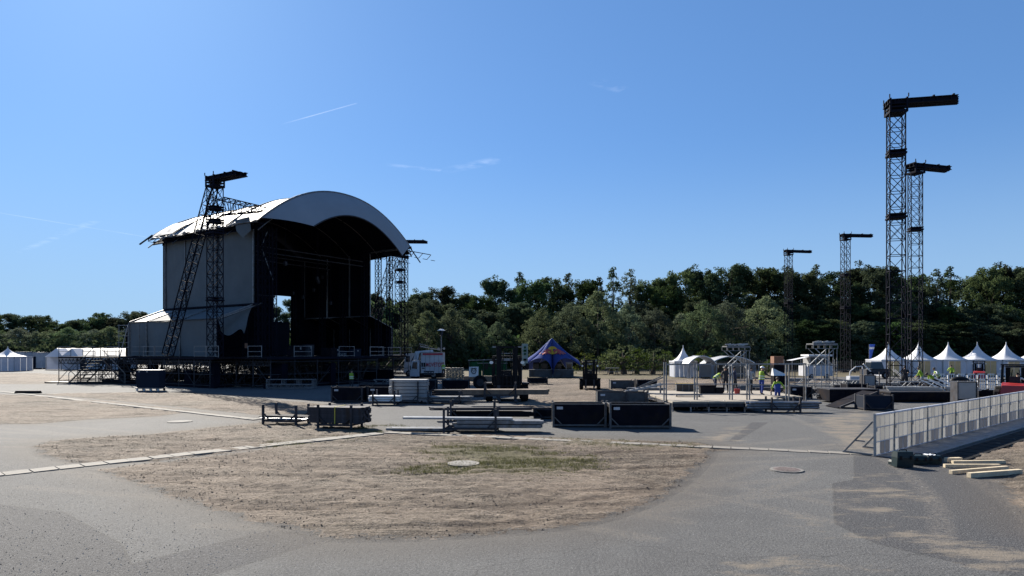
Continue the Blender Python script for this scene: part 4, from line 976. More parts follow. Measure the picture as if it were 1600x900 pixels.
# ---------------- white barrier wall, tool cases, timbers ----------------
A = Vector((*G(1367, 713), 0)); D = Vector((14.2, 12.13, 0)).normalized(); ang = math.atan2(D.y, D.x); BH = 1.36; PL = 1.6
BW = thing("crowd_barrier", "long white latticed crowd barrier wall running away at the right edge", "barrier", A, ang)
nv = 4; pw = PL/nv
def perf(m1, c0, c1):
    m, nt, p = new_mat(m1); T = NT(nt); oc = T.n("TexCoord").outputs["Object"]
    v = T.n("TexVoronoi"); T.set(v.inputs["Vector"], oc); v.inputs["Scale"].default_value = 55
    col = T.mix(T.math('MULTIPLY', T.ramp(v.outputs["Distance"], .45, .25), .5), c0, c1)
    hs = T.n("HueSaturation"); T.set(hs.inputs["Color"], col); T.set(hs.inputs["Value"], T.math('MULTIPLY_ADD', T.n("ObjectInfo").outputs["Random"], .24, .88))
    nt.links.new(hs.outputs[0], p.inputs["Base Color"]); p.inputs["Roughness"].default_value = .6
    t_ = T.n("BsdfTranslucent"); nt.links.new(hs.outputs[0], t_.inputs[0]); mx = T.n("MixShader"); mx.inputs[0].default_value = .6
    nt.links.new(p.outputs[0], mx.inputs[1]); nt.links.new(t_.outputs[0], mx.inputs[2]); nt.links.new(mx.outputs[0], nt.nodes["Material Output"].inputs[0]); return m
M['perf'] = perf("perforated pale sheet", (.47, .465, .45), (.30, .29, .28)); M['perfd'] = perf("darker kick sheet", (.26, .26, .27), (.18, .18, .19))
rows = [(.04, .44), (.46, .90), (.92, BH-.05)]
PM = {}
for ri, (z0, z1) in enumerate(rows): PM[ri] = MB().bx(.008, pw-.008, -.006, .006, 0, z1-z0).mesh("plate", M['perf'])
PM['d'] = MB().bx(.03, pw-.03, -.008, .008, 0, .40).mesh("plate", M['perfd'])
FRM = MB().bx(0, PL, -.03, .03, BH-.05, BH).bx(0, PL, -.022, .022, .908, .928).bx(0, PL, -.022, .022, .444, .464).bx(0, PL, -.03, .03, 0, .04)
for k in range(1, nv): FRM.bx(k*pw-.005, k*pw+.005, -.012, .012, .04, BH-.05)
FRM = FRM.mesh("rail_frame", M['tentw']); PST = MB().bx(-.02, .02, -.035, .035, 0, BH+.005).bx(-.05, .05, -.06, -.04, .80, .92).mesh("post", M['alu'])
BR = MB().bar((.0, .06, BH-.25), (0, .95, .06), .045).bar((0, .06, .05), (0, 1.0, .05), .05).bar((0, .3, .45), (0, .6, .45), .04).mesh("rear_brace", M['steel'])
FP = MB().bx(0.01, PL-.01, -1.1, -.02, .008, .026).bx(.0, PL, -1.14, -1.10, .004, .045).mesh("foot_plate", M['steel'])
for i in range(22):
    put("foot_plate", FP, BW, (i*PL, 0, 0))
    f = put("barrier_panel", FRM, BW, (i*PL, 0, 0)); put("post", PST, BW, (i*PL, 0, 0)); put("rear_brace", BR, BW, (i*PL, 0, 0))
    for k in range(nv):
        for ri, (z0, z1) in enumerate(rows):
            dk_ = ri == 0 and ((i < 6 and 0 < k < 3) or (i >= 6 and k < 3))
            put("plate", PM['d'] if dk_ else PM[ri], f, (k*pw, 0, z0))
# cable mat strip parallel to the barrier
t = thing("cable_mat", "dark ribbed track mat lying along the foot of the white barrier", "mat", A+Vector((D.y, -D.x, 0))*1.35+D*1.2, ang)
for k in range(34): MB().hexa([(k*.95, -.85, .006), (k*.95+.9, -.85, .006), (k*.95+.9, 0, .006), (k*.95, 0, .006), (k*.95+.02, -.83, .03), (k*.95+.88, -.83, .03), (k*.95+.88, -.02, .03), (k*.95+.02, -.02, .03)]).build("mat_panel", M['rubber'], t)
def case(label, px, py, w, dp, h, rz, m_='toolg', handle=True):
    x, y = g(px, py); t = thing("tool_case", label, "tool case", (x, y+dp/2, 0), rz, "dark green tool cases on the asphalt")
    hh = h*.62; c = .03
    MB().hexa([(-w/2, -dp/2+c, .02), (w/2, -dp/2+c, .02), (w/2, dp/2, .02), (-w/2, dp/2, .02), (-w/2, -dp/2, hh), (w/2, -dp/2, hh), (w/2, dp/2, hh), (-w/2, dp/2, hh)]).build("body", M[m_], t)
    MB().hexa([(-w/2-.01, -dp/2-.01, hh+.005), (w/2+.01, -dp/2-.01, hh+.005), (w/2+.01, dp/2, hh+.005), (-w/2-.01, dp/2, hh+.005), (-w/2+.02, -dp/2+.03, h), (w/2-.02, -dp/2+.03, h), (w/2-.02, dp/2-.03, h), (-w/2+.02, dp/2-.03, h)]).build("lid", M[m_], t)
    for sx in (-.3, .3): MB().bx(sx*w-.03, sx*w+.03, -dp/2-.025, -dp/2-.011, hh-.05, hh+.06).build("latch", M['black'], t)
    if handle: MB().path([(-.12, 0, h), (-.10, 0, h+.045), (.10, 0, h+.045), (.12, 0, h)], .014, 6).build("handle", M['black'], t)
    return t
case("tallest tool case, standing upright nearest the barrier end", 1415, 731, .50, .28, .46, .05)
case("small tool case leaning at the left foot of the tallest case", 1402, 729, .16, .3, .17, .2, handle=False)
case("middle low tool case right of the tallest one", 1440, 727, .42, .34, .27, -.05)
t = case("right low tool case with a pale cloth on top", 1462, 726, .42, .34, .26, -.05)
t2 = thing("folded_cloth", "pale folded cloth on top of the right tool case", "cloth", (t.location.x-.08, t.location.y, .262)); MB().grid(lambda u, v: (-.13+.26*u, -.1+.2*v, .03*math.sin(u*3.1)*math.sin(v*3.1)+.012*math.sin(u*14)+.012), 8, 6).build("fabric", M['whitecl'], t2, True)
def timber(label, pa, pb, w, h, z=0.0):
    a = Vector((*G(*pa), z)); b = Vector((*G(*pb), z)); t = thing("timber", label, "timber", a, 0, "squared timbers lying on the asphalt")
    d = (b-a).normalized(); L = (b-a).length; q = MB().bx(0, L, 0, w, .002, h); o = q.build("beam", M['wood'], t); o.rotation_euler = (0, 0, math.atan2(d.y, d.x)); return t
timber("rearmost long pale timber, its left end beside a short block", (1490, 725.5), (1572, 724.5), .10, .10)
timber("short pale block lying at the left end of the rearmost timber", (1480, 722.5), (1504, 722), .13, .13)
timber("second pale timber, just in front of the rearmost one", (1477, 731), (1564, 731), .10, .10)
timber("third pale timber, its right end pointing slightly away", (1488, 741), (1576, 734), .10, .10)
timber("nearest pale timber, lowest in the picture", (1517, 747), (1598, 741), .12, .13)
# ---------------- tents ----------------
def pagoda(label, px, d, w, eave, peak, door=None, rz=0.0, group="white peaked tents", dz=0.0):
    t = thing("peaked_tent", label, "tent", (X(px, d), d+w/2, 0), rz, group); h = w/2
    def roof(u, v):
        a = 2*PI*u-PI/4; c, s_ = math.cos(a), math.sin(a); m = max(abs(c), abs(s_)); k = (1-v)
        rr = h*(k**1.25*1.02+.018); sq = 1/m*(k)+1.0*(1-k)
        z = eave+(peak-eave)*(v**1.55)-(.05*math.sin(2*a)**2*math.sin(PI*v))
        return (rr*c*sq, rr*s_*sq, z)
    MB().grid(roof, 48, 14).build("roof", M['tent'], t, True)
    MB().tube((0, 0, peak-.05), (0, 0, peak+.22), .05, 8).build("finial", M['white'], t)
    q = MB()
    for a, b in (((-h, -h), (h, -h)), ((h, -h), (h, h)), ((h, h), (-h, h)), ((-h, h), (-h, -h))): q.bar((*a, eave-.02), (*b, eave-.02), .07, .22)
    q.build("valance", M['tent'], t)
    for k, (a, b) in enumerate((((-h, -h), (h, -h)), ((h, -h), (h, h)), ((h, h), (-h, h)), ((-h, h), (-h, -h)))):
        a = Vector((*a, 0)); b = Vector((*b, 0)); n = (b-a).cross(Vector((0, 0, 1))).normalized(); 
        pan = 5 if k == 0 else 3
        for i in range(pan):
            if k == 0 and door and i in door: m_ = M['beige']
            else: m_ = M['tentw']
            q = MB(); u0, u1 = i/pan+.006, (i+1)/pan-.006
            q.grid(lambda u, v: a+(b-a)*(u0+(u1-u0)*u)+n*(-.05+.035*math.sin(u*9+i))+Vector((0, 0, .03+(eave-.15)*v)), 6, 3)
            q.build("door_cloth" if m_ is M['beige'] else "wall_cloth", m_, t, True)
    for x in (-h, h):
        for y in (-h, h): MB().bar((x, y, 0), (x, y, eave), .07).build("leg", M['alu'], t)
    return t
ords = ["first, leftmost, of the row of white peaked tents behind the tallest mast", "second white peaked tent of the row, just right of the masts", "third white peaked tent of the row with two beige door cloths",
        "fourth white peaked tent of the row, behind the small red machine", "last white peaked tent of the row at the right edge"]
for i, px in enumerate((1401, 1449.5, 1497, 1543.5, 1589.5)):
    pagoda(ords[i], px, 87, 3.95, 2.15, 4.35, door={0: (1, 2), 1: (1, 2), 2: (1, 2), 3: (2, 3), 4: (1, 2)}[i])
pagoda("sixth tent of the row, cut off by the right frame edge", 1637, 87, 3.95, 2.15, 4.35, door=(2,))
pagoda("single white peaked tent left of the grey dome tent", 1072, 84, 2.9, 2.0, 3.9, group="white peaked tents")
# grey dome tent: two barrel roofs
t = thing("dome_tent", "grey arched tent with two barrel roofs behind the railed platform", "tent", (X(1132, 80), 82, 0), .05)
def barrel(x0, x1, y0, y1, zb, rise, sag=.0):
    return lambda u, v: (x0+(x1-x0)*u, y0+(y1-y0)*v, zb+rise*(math.sin(PI*u)**.8)+.05*math.sin(u*17+v*5))
MB().grid(barrel(-4.2, -.7, -1, 2.5, 1.75, 1.0), 24, 6).build("roof_sheet", M['dome'], t, True)
MB().grid(barrel(-1.2, 4.6, 0, 4, 1.75, .95), 30, 6).build("roof_sheet", M['dome'], t, True)
MB().path([(-4.2+3.5*k/16, -1.03, 1.75+1.0*math.sin(PI*k/16)**.8) for k in range(17)], .06, 6).build("arch_tube", M['white'], t)
MB().path([(-1.2+5.8*k/20, -.03, 1.75+.95*math.sin(PI*k/20)**.8) for k in range(21)], .06, 6).build("arch_tube", M['white'], t)
MB().bx(-1.2, 4.6, 3.9, 3.95, 0, 1.8).build("rear_wall", M['dome'], t); MB().bx(4.55, 4.6, 0, 3.9, 0, 1.8).build("end_wall", M['dome'], t)
MB().bx(1.0, 3.0, 3.0, 3.2, 0, 1.7).build("door_panel", M['crateg'], t)
for i, (xx, ww) in enumerate(((-4.15, .5), (-1.2, .5), (-2.8, .25))):
    MB().grid(lambda u, v: (xx+ww*(u-.5)*(1.4-.7*math.sin(PI*v)), -1+.12*math.sin(u*15), 1.8*v), 8, 8).build("gathered_curtain", M['dome'], t, True)
for xx in (-4.2, -.7, 4.6): MB().bar((xx, -.95, 0), (xx, -.95, 1.8), .07).build("leg", M['alu'], t)
# far left cabins and hall tent
for i, (a, b, y0, y1, dd, lb, pk) in enumerate(((-30, 16, 558, 580, 112, "white tent with a sagging roof at the left frame edge", 548),)):
    pagoda(lb, -6, 108, 5.0, 2.35, 3.9, rz=.1)
for i, (a, b, d, h, lb) in enumerate(((18, 38, 122, 3.1, "white cabin just right of the tent at the left frame edge"), (39, 49, 130, 3.0, "narrow white cabin with two dark doors, second from the left"), (50, 66, 124, 3.0, "white cabin in the middle of the far left group"), (67, 83, 126, 3.0, "white cabin with a dark door just left of the hall tent"))):
    x0, x1 = X(a, d), X(b, d); t = thing("white_cabin", lb, "cabin", ((x0+x1)/2, d, 0), 0, "white cabins far left"); w = x1-x0
    MB().bx(-w/2, w/2, 0, 3, .15, h).build("body", M['offwh'], t); MB().bx(-w/2-.05, w/2+.05, -.05, 3.05, h, h+.12).build("roof", M['steel'], t)
    for k in range(2 if i != 2 else 1):
        if i == 0: break
        MB().bx(-w/2+.25+k*.75, -w/2+.75+k*.75, -.04, -.005, .2, 2.3).build("door", M['navy'], t)
    MB().bx(-w/2, w/2, -.02, 0, .0, .15).build("skid", M['black'], t)
dH = 118; hx0, hx1 = X(72, dH), X(214, dH)
t = thing("hall_tent", "long low white hall tent with gleaming roof left of the stage", "tent", (hx0, dH, 0), 0.0); Lh = hx1-hx0
for i in range(6):
    a, b = Lh*i/6+.02, Lh*(i+1)/6-.02
    MB().grid(lambda u, v: (a+(b-a)*u, 6.5*v-.3, 2.35+1.55*(1-abs(2*v-1))-.07*math.sin(PI*u)), 6, 8).build("roof_sheet", M['pvc'], t, True)
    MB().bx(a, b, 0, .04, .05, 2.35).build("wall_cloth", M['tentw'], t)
    MB().bar((a, -.03, 0), (a, -.03, 2.4), .10).build("leg", M['alu'], t)
for xx, nm in ((2.2, 0), (5.0, 1)): MB().hexa([(xx-1.6, -1.2, 2.3), (xx+1.6, -1.2, 2.3), (xx+1.6, 2, 2.3), (xx-1.6, 2, 2.3), (xx-.05, -.5, 3.8), (xx+.05, -.5, 3.8), (xx+.05, 2, 3.8), (xx-.05, 2, 3.8)]).build("porch_roof", M['tent'], t)
for i in range(5): MB().bx(4+i*2.2, 4.9+i*2.2, -.05, -.02, .1, 2.1).build("door", M['navy'] if i % 2 else M['offwh'], t)
# blue star tent
dS = 83.0; cx = X(864, dS)
t = thing("star_tent", "dark blue star tent with a yellow disc and two red bulls printed on it", "tent", (cx, dS, 0))
PK = (0.05, 3.2, Z(528, dS)+.05)
legs = [(-3.55, .3, Z(572, dS)), (3.5, .3, Z(571, dS)), (0, -.0, .05), (-2.8, 6.2, .05), (2.8, 6.2, .05)]
ring = [(-3.6, .6, 1.5), (0, 0, .05), (3.55, .6, 1.5), (2.8, 6.2, .3), (-2.8, 6.2, .3)]
def star_face(a, b, i):
    a = Vector(a); b = Vector(b); pk = Vector(PK); top = 2.75
    if i == 0: c1, c2 = Vector((-2.1, .5, 2.9)), Vector((-.16, .05, 3.0))
    elif i == 1: c1, c2 = Vector((.16, .05, 3.0)), Vector((2.1, .5, 2.9))
    else:
        c1 = a*.75+b*.25; c2 = a*.25+b*.75; c1.z = c2.z = top
    def fn(u, v):
        e = a*(1-u)**3+c1*(3*u*(1-u)**2)+c2*(3*u*u*(1-u))+b*u**3
        ed = e+(pk-e)*v; c = Vector((PK[0], PK[1], ed.z)); w = ed-c; kk = 1-.26*math.sin(PI*v)*(1-.55*math.sin(PI*u))
        return tuple(c+w*kk)
    return fn
fns = []
for i in range(5):
    a, b = ring[i], ring[(i+1) % 5]; f = star_face(a, b, i); fns.append(f)
    MB().grid(f, 22, 14).build("canopy_panel", M['star'], t, True)
    MB().path([f(0, k/14) for k in range(15)], .022, 5).build("edge_tape", M['offwh'], t)
MB().tube((PK[0], PK[1], 0), (PK[0], PK[1], PK[2]), .06, 8).build("mast", M['alu'], t)
# print: flat shapes just in front of the cloth
yp = PK[1]
def on_star(x, z):                       # point on the front faces at local x, z
    best = None
    f = fns[0] if x < 0 else fns[1]
    for iv in range(0, 41):
        for iu in range(0, 41):
            p = f(iu/40, iv/40); e = (p[0]-x)**2+(p[2]-z)**2
            if best is None or e < best[0]: best = (e, p)
    return best[1][1]
def decal(pts, m_, off, nm):
    q = MB(); c = (sum(p[0] for p in pts)/len(pts), sum(p[1] for p in pts)/len(pts)); P3 = [(p[0], on_star(*p)-off, p[1]) for p in pts]; cc = (c[0], on_star(*c)-off, c[1])
    k = len(q.v); q.v += P3+[cc]; n = len(P3)
    for i in range(n): q.f.append((k+i, k+(i+1) % n, k+n))
    q.build(nm, m_, t)
zc = Z(548.5, dS)
decal([(0.05+.62*math.cos(a), zc+.1+.52*math.sin(a)) for a in [2*PI*k/22 for k in range(22)]], M['yellow'], .16, "yellow_disc")
for sg in (-1, 1):
    bull = [(.10, -.02), (.22, .18), (.42, .22), (.62, .34), (.85, .22), (1.1, .05), (1.45, -.10), (1.75, -.38), (1.5, -.30), (1.3, -.28), (1.4, -.48), (1.12, -.32), (.95, -.30), (.98, -.5), (.75, -.28), (.5, -.20), (.45, -.38), (.32, -.22), (.15, -.16)]
    decal([(0.05+sg*x, zc-.02+z) for x, z in bull], M['starred'], .20, "red_bull_print")
dC = 83.5
t = thing("bar_counter", "long grey counter under the blue star tent", "counter", (cx-.3, dC, 0))
for i in range(4): MB().bx(-2.7+i*1.42, -1.3+i*1.42, 0, .6, .05, .95).build("front_panel", M['crateg'], t)
MB().bx(-2.8, 3.1, -.08, .7, .95, 1.02).build("top", M['steel'], t)
for i, (a, m_, lb) in enumerate(((-2.0, 'black', "left dark fridge standing behind the counter"), (-.9, 'steeld', "grey fridge in the middle behind the counter"), (.9, 'black', "right dark fridge standing behind the counter"), (2.3, 'offwh', "white cabinet at the right end behind the counter"))):
    f = thing("drinks_fridge", lb, "fridge", (cx+a, dC+2.2, 0)); MB().bx(-.4, .4, 0, .6, 0, 1.9).build("body", M[m_], f); MB().bx(-.33, .33, -.02, -.005, .3, 1.7).build("door", M['glass'], f)
# flags
def flagpole(px, d, ztop, name, label, m_, wdt, hh, band=None, slant=0.0):
    f = thing(name, label, "flag", (X(px, d), d, 0)); MB().tube((0, 0, 0), (0, 0, ztop), .03, 8).build("pole", M['steel'], f)
    MB().bx(-.3, .3, -.05, .05, 0, .05).bx(-.05, .05, -.3, .3, .05, .08).build("foot", M['black'], f)
    fn = lambda y0, v0, v1: (lambda u, v: (.04+wdt*u*(1-slant*(1-(v0+(v1-v0)*v))), y0+.06*math.sin(u*4), ztop-hh+(v0+(v1-v0)*v)*hh))
    q = MB().grid(fn(0, 0, 1), 6, 10).grid(fn(.012, 0, 1), 6, 10, flip=True); q.build("cloth", m_, f, True)
    if band:
        for v0, v1, mm in band: MB().grid(fn(-.02, v0, v1), 6, 2).build("print", mm, f, True)
    return f
flagpole(1358, 95, Z(538, 95), "beach_flag", "blue beach flag with a white patch left of the white tents", M['flag'], .8, 2.2, [(.68, .82, M['white'])], .75)
f = flagpole(815.5, 70, Z(537, 70), "banner_flag", "narrow pale green banner with a dark figure between forklift and star tent", M['teal'], .6, 2.3, None)
for k, (zz_, ww) in enumerate(((1.9, .16), (1.55, .3), (1.2, .2), (.6, .3))): MB().bx(.32-ww/2, .32+ww/2, -.09, -.075, Z(537, 70)-2.3+zz_-.1, Z(537, 70)-2.3+zz_+.12).build("print", M['green'] if k < 3 else M['black'], f)
# street lamp
f = thing("street_lamp", "tall street lamp with a white hood beside the delivery truck", "street lamp", (X(689.5, 87), 87, 0)); zt = Z(514, 87)
MB().tube((0, 0, 0), (0, 0, zt-.9), .11, 10, .07).build("pole", M['steel'], f); MB().tube((0, 0, zt-.22), (0, 0, zt), .55, 14, .18).build("hood", M['white'], f)
MB().tube((0, 0, zt-.75), (0, 0, zt-.22), .16, 12, .26).build("lantern", M['glass'], f); MB().tube((0, 0, zt-.9), (0, 0, zt-.75), .2, 10, .12).build("collar", M['steeld'], f)
for sx_ in (-.35, .35): MB().bar((0, 0, zt-2.6), (sx_, 0, zt-2.6), .05).tube((sx_, -.08, zt-2.6), (sx_, .08, zt-2.6), .16, 10).build("side_mirror", M['steel'], f)

# ---------------- truck ----------------
def text_mesh(s, size, m_, name, parent, loc, rot, ext=.004, bold=0.0):
    c = bpy.data.curves.new(name, 'FONT'); c.body = s; c.size = size; c.extrude = ext; c.offset = bold; c.align_x = 'LEFT'; c.resolution_u = 2
    tmp = bpy.data.objects.new(name, c); COL.objects.link(tmp); dg = bpy.context.evaluated_depsgraph_get(); me = bpy.data.meshes.new_from_object(tmp.evaluated_get(dg))
    bpy.data.objects.remove(tmp); me.materials.clear(); me.materials.append(m_); return put(name, me, parent, loc, rot)
dT = 80.0; x0, x1 = X(640.5, dT), X(692, dT)
t = thing("delivery_truck", "white box truck with red roof stripe and company lettering, facing left", "truck", (x0, dT, 0), .0); LT = x1-x0; zb = Z(586, dT); zt = Z(551, dT)
bxs = 1.3
MB().bx(bxs, LT, 0, 2.4, zb+.25, zt).build("box_body", M['offwh'], t)
for k in range(5): MB().bx(bxs+.02+k*(LT-bxs)/5, bxs+.06+k*(LT-bxs)/5, -.03, -.002, zb+.25, zt-.02).build("side_rib", M['steel'], t)
MB().bx(bxs+.25, LT-.02, -.035, -.005, zt-.30, zt-.06).build("red_stripe", M['redlet'], t)
MB().bx(bxs, LT, -.03, 2.43, zt, zt+.06).build("roof_rail", M['steel'], t)
for k in range(14): MB().bx(bxs+.1+k*.19, bxs+.17+k*.19, -.032, -.002, zb+.27, zb+.34).build("marker", M['white'], t)
q = MB().prism([(0.0, 0, zb-.15), (0.0, 0, zb+.65), (.22, 0, zb+1.75), (1.15, 0, zb+1.8), (1.15, 0, zb-.15)], (0, 1, 0), 2.3); q.build("cab", M['offwh'], t)
MB().prism([(.22, -.01, zb+.8), (.36, -.01, zb+1.55), (.88, -.01, zb+1.58), (.88, -.01, zb+.72)], (0, -1, 0), .012).build("side_window", M['glass'], t)
MB().prism([(.95, 0, zb+1.8), (.35, .2, zb+1.8), (.6, .3, zt+.15), (bxs+1.2, .4, zt+.35), (bxs+1.3, .4, zt+.06), (1.15, .3, zt)], (0, 1, 0), 1.8).build("wind_deflector", M['offwh'], t)
q = MB().bx(.02, .12, -.25, -.08, zb+.65, zb+1.15); q.build("mirror", M['black'], t)
MB().bx(.1, LT, .15, 2.2, zb-.35, zb+.2).build("chassis", M['black'], t)
for xx in (.75, LT-1.15): 
    for yy in (.18, 2.2): wheel("tyre", t, (xx, yy, .5), .5, .3, axis='y')
MB().bx(1.7, 2.9, -.02, .02, .45, .95).build("side_guard", M['steeld'], t)
MB().bx(-.02, .1, .1, .4, zb-.1, zb+.1).build("headlight", M['lamp'], t)
text_mesh("MOVETOS", .62, M['redlet'], "lettering", t, (bxs+.62, -.045, zb+1.02), (PI/2, 0, 0), bold=.012).scale = (.72, 1.15, 1)
for k in range(2): MB().bx(bxs+.10+k*.26, bxs+.29+k*.26, -.045, -.01, zb+1.0, zb+1.5).build("logo_bar", M['black'], t)
MB().bx(bxs+.12, bxs+.52, -.045, -.01, zb+.78, zb+.88).build("logo_line", M['black'], t)
t = thing("loading_crane", "dark folded crane arm rising above the truck cab", "crane", (X(641, 82), 83.5, 0))
MB().bar((0, 0, 0), (0, 0, 2.2), .25).build("column", M['black'], t); MB().bar((0, 0, 2.1), (1.0, 0, Z(541, 83)), .22).build("lower_arm", M['black'], t); MB().bar((1.0, 0, Z(541, 83)), (3.6, 0, Z(547, 83)), .12).build("upper_arm", M['steel'], t); MB().bar((.9, 0, Z(537, 83)), (2.1, 0, Z(541, 83)), .08).build("ram", M['steel'], t)
t = thing("white_van", "white van partly hidden behind the truck cab", "van", (X(634, 88), 88, 0))
MB().hexa([(-.3, 0, .5), (1.2, 0, .5), (1.2, 2, .5), (-.3, 2, .5), (-.1, 0, 3.0), (1.2, 0, 3.1), (1.2, 2, 3.1), (-.1, 2, 3.0)]).build("body", M['offwh'], t); MB().bx(0, .55, -.03, -.005, 1.9, 2.7).build("window", M['glass'], t); wheel("tyre", t, (.4, .1, .4), .4, .25, axis='y')
# things behind: timber stack, green tarpaulin pergola, banner
dK = 76; t = thing("timber_stack", "stack of pale timber ends behind the crates right of the truck", "timber stack", (X(697, dK), dK, 0)); r = random.Random(3)
MEt = MB().bx(-.14, .14, 0, 1.2, 0, .08).mesh("timber_end", M['ply'])
for k in range(11):
    for i in range(6): put("timber_end", MEt, t, (i*.36+.1*(k % 2)+r.uniform(-.04, .04), r.uniform(-.15, .1), .15+k*.12), (0, r.uniform(-.05, .05), 0))
t = thing("green_pergola", "green net covered frame with a flat roof behind the white banner", "pergola", (X(733, 74), 74, 0))
for xx in (0, 1.6, 3.2, 4.2): MB().bar((xx, 0, 0), (xx, 0, 2.3), .07).build("post", M['steeld'], t)
MB().bar((-.1, 0, 2.32), (4.3, 0, 2.45), .08).bar((.9, 0, 2.0), (4.3, 0, 2.0), .05).build("roof_beam", M['steel'], t)
for i in range(3): MB().grid(lambda u, v: (i*1.45+1.4*u, .1+.1*math.sin(u*8+v*3), .6+1.55*v), 8, 6).build("net_cloth", M['green'], t, True)
MB().bx(-.6, 4.2, -.1, .8, 0, .55).build("base", M['woodd'], t)
t = thing("white_banner", "white banner with a round black drawing left of the forklift", "banner", (X(740, 66), 66, 0))
q = MB().grid(lambda u, v: (-.48+.95*u+.03*v, .03*math.sin(u*5), .78+1.0*v+.03*u), 8, 8).grid(lambda u, v: (-.48+.95*u+.03*v, .02+.03*math.sin(u*5), .78+1.0*v+.03*u), 8, 8, flip=True); q.build("cloth", M['white'], t, True)
MB().bar((-.45, .05, 0), (-.45, .05, 1.8), .04).bar((.48, .05, 0), (.48, .05, 1.8), .04).build("frame", M['steeld'], t)
MB().path([(.02+.24*math.cos(a)*(1+.1*math.sin(3*a)), -.05, 1.36+.26*math.sin(a)) for a in [2*PI*k/14 for k in range(15)]], .035, 5).build("ring_print", M['black'], t)
for dx, dz_ in ((-.1, .08), (.12, .08), (0, -.06)): MB().bx(dx-.05+.02, dx+.05+.02, -.06, -.045, 1.36+dz_-.03, 1.36+dz_+.03).build("spot_print", M['black'], t)
MB().path([(-.28, -.05, 1.62), (-.15, -.05, 1.68), (.0, -.05, 1.6), (.16, -.05, 1.68), (.3, -.05, 1.6)], .03, 5).build("wave_print", M['black'], t)

# ---------------- forklifts ----------------
def forklift(label, loc, rz, s, body, hmast=3.6, cage=True, forks=True, heavy=False):
    t = thing("forklift", label, "forklift", loc, rz); t.scale = (s, s, s)
    for sx_ in (-1, 1):
        q = MB().bx(sx_*.42-.07, sx_*.42+.07, -1.55, -1.40, .25, hmast).bx(sx_*.30-.05, sx_*.30+.05, -1.50, -1.36, .35, hmast-.15); q.build("mast_rail", M['black'], t)
        if forks: MB().bx(sx_*.38-.07, sx_*.38+.07, -2.75, -1.66, .08, .14).bx(sx_*.38-.07, sx_*.38+.07, -1.66, -1.58, .08, .95).build("fork", M['steeld'], t)
        for yy, rr in ((-1.0, .5), (.9, .42)): wheel("tyre", t, (sx_*.82, yy, rr), rr, .34)
        MB().bar((sx_*.62, -.85, 1.2), (sx_*.58, -.55, 2.55), .09).build("cage_post", M['black'], t); MB().bar((sx_*.62, .8, 1.3), (sx_*.58, .5, 2.55), .09).build("cage_post", M['black'], t)
        MB().tube((sx_*.72, -1.3, 2.25), (sx_*.72, -1.22, 2.25), .09, 10).build("headlight", M['lamp'], t)
        MB().bar((sx_*.5, -1.45, hmast-.05), (sx_*.66, -1.4, hmast-.05), .09).build("mast_bracket", M['steel'], t)
    for z, h in ((.35, .12), (1.05, .1), (2.35, .14), (2.75, .05), (hmast-.12, .12)): MB().bx(-.48, .48, -1.40, -1.30, z, z+h).build("mast_crossbar", M['steel'] if z in (2.35, 2.75) else M['black'], t)
    q = MB().bx(-.62, .62, -1.58, -1.50, .35, .45).bx(-.62, .62, -1.58, -1.50, .85, .95)
    for k in range(7): q.bx(-.6+k*.19, -.55+k*.19, -1.57, -1.52, .45, 1.5)
    q.bx(-.62, .62, -1.58, -1.50, 1.45, 1.52); q.build("carriage", M['black'], t)
    MB().hexa([(-.66, -1.2, .35), (.66, -1.2, .35), (.66, 1.1, .35), (-.66, 1.1, .35), (-.66, -1.2, .95), (.66, -1.2, .95), (.66, .2, 1.1), (-.66, .2, 1.1)]).build("chassis", M['black'], t)
    MB().hexa([(-.68, .25, .35), (.68, .25, .35), (.68, 1.55, .4), (-.68, 1.55, .4), (-.62, .3, 1.32), (.62, .3, 1.32), (.58, 1.42, 1.15), (-.58, 1.42, 1.15)]).build("counterweight", M[body], t)
    if heavy:
        MB().bx(-.66, .66, -1.28, -1.20, .35, 1.45).build("front_plate", M['black'], t)
        for sx_ in (-1, 1):
            MB().bx(sx_*.62-.08, sx_*.62+.08, -.95, -.75, 1.0, 2.55).build("cab_pillar", M['black'], t)
            MB().bx(sx_*.86-.16, sx_*.86+.16, -1.5, -.5, .98, 1.08).build("mudguard", M['black'], t)
            MB().bar((sx_*.66, -.9, 2.0), (sx_*.95, -1.0, 2.05), .05).bx(sx_*.95-.08, sx_*.95+.08, -1.02, -.98, 1.85, 2.2).build("mirror", M['black'], t)
    MB().bx(-.66, .66, -.65, .6, 2.55, 2.63).build("overhead_guard", M['black'], t)
    MB().hexa([(-.27, -.2, 1.0), (.27, -.2, 1.0), (.27, .3, 1.0), (-.27, .3, 1.0), (-.25, -.2, 1.15), (.25, -.2, 1.15), (.25, .3, 1.15), (-.25, .3, 1.15)]).bx(-.25, .25, .25, .36, 1.15, 1.75).build("seat", M['blackcl'], t)
    MB().bar((0, -.75, 1.0), (0, -.5, 1.45), .05).build("steering_column", M['black'], t)
    q = MB(); 
    for k in range(14): a, b = 2*PI*k/14, 2*PI*(k+1)/14; q.bar((.17*math.cos(a), -.48+.05*math.sin(a), 1.45+.16*math.sin(a)), (.17*math.cos(b), -.48+.05*math.sin(b), 1.45+.16*math.sin(b)), .03)
    q.build("steering_wheel", M['black'], t)
    for sx_ in (-.2, .2): MB().path([(sx_, -1.44, .5), (sx_*1.1, -1.46, 1.6), (sx_*.8, -1.44, hmast-.3)], .025, 5).build("hydraulic_hose", M['rubber'], t)
    return t
x, y = g(791, 628)
forklift("large dark forklift with raised black mast facing the camera, behind the stacked stillages", (x, y+1.9, 0), .03, 1.16, 'black', 3.2, heavy=True).scale = (1.45, 1.16, 1.16)
x, y = g(925, 609)
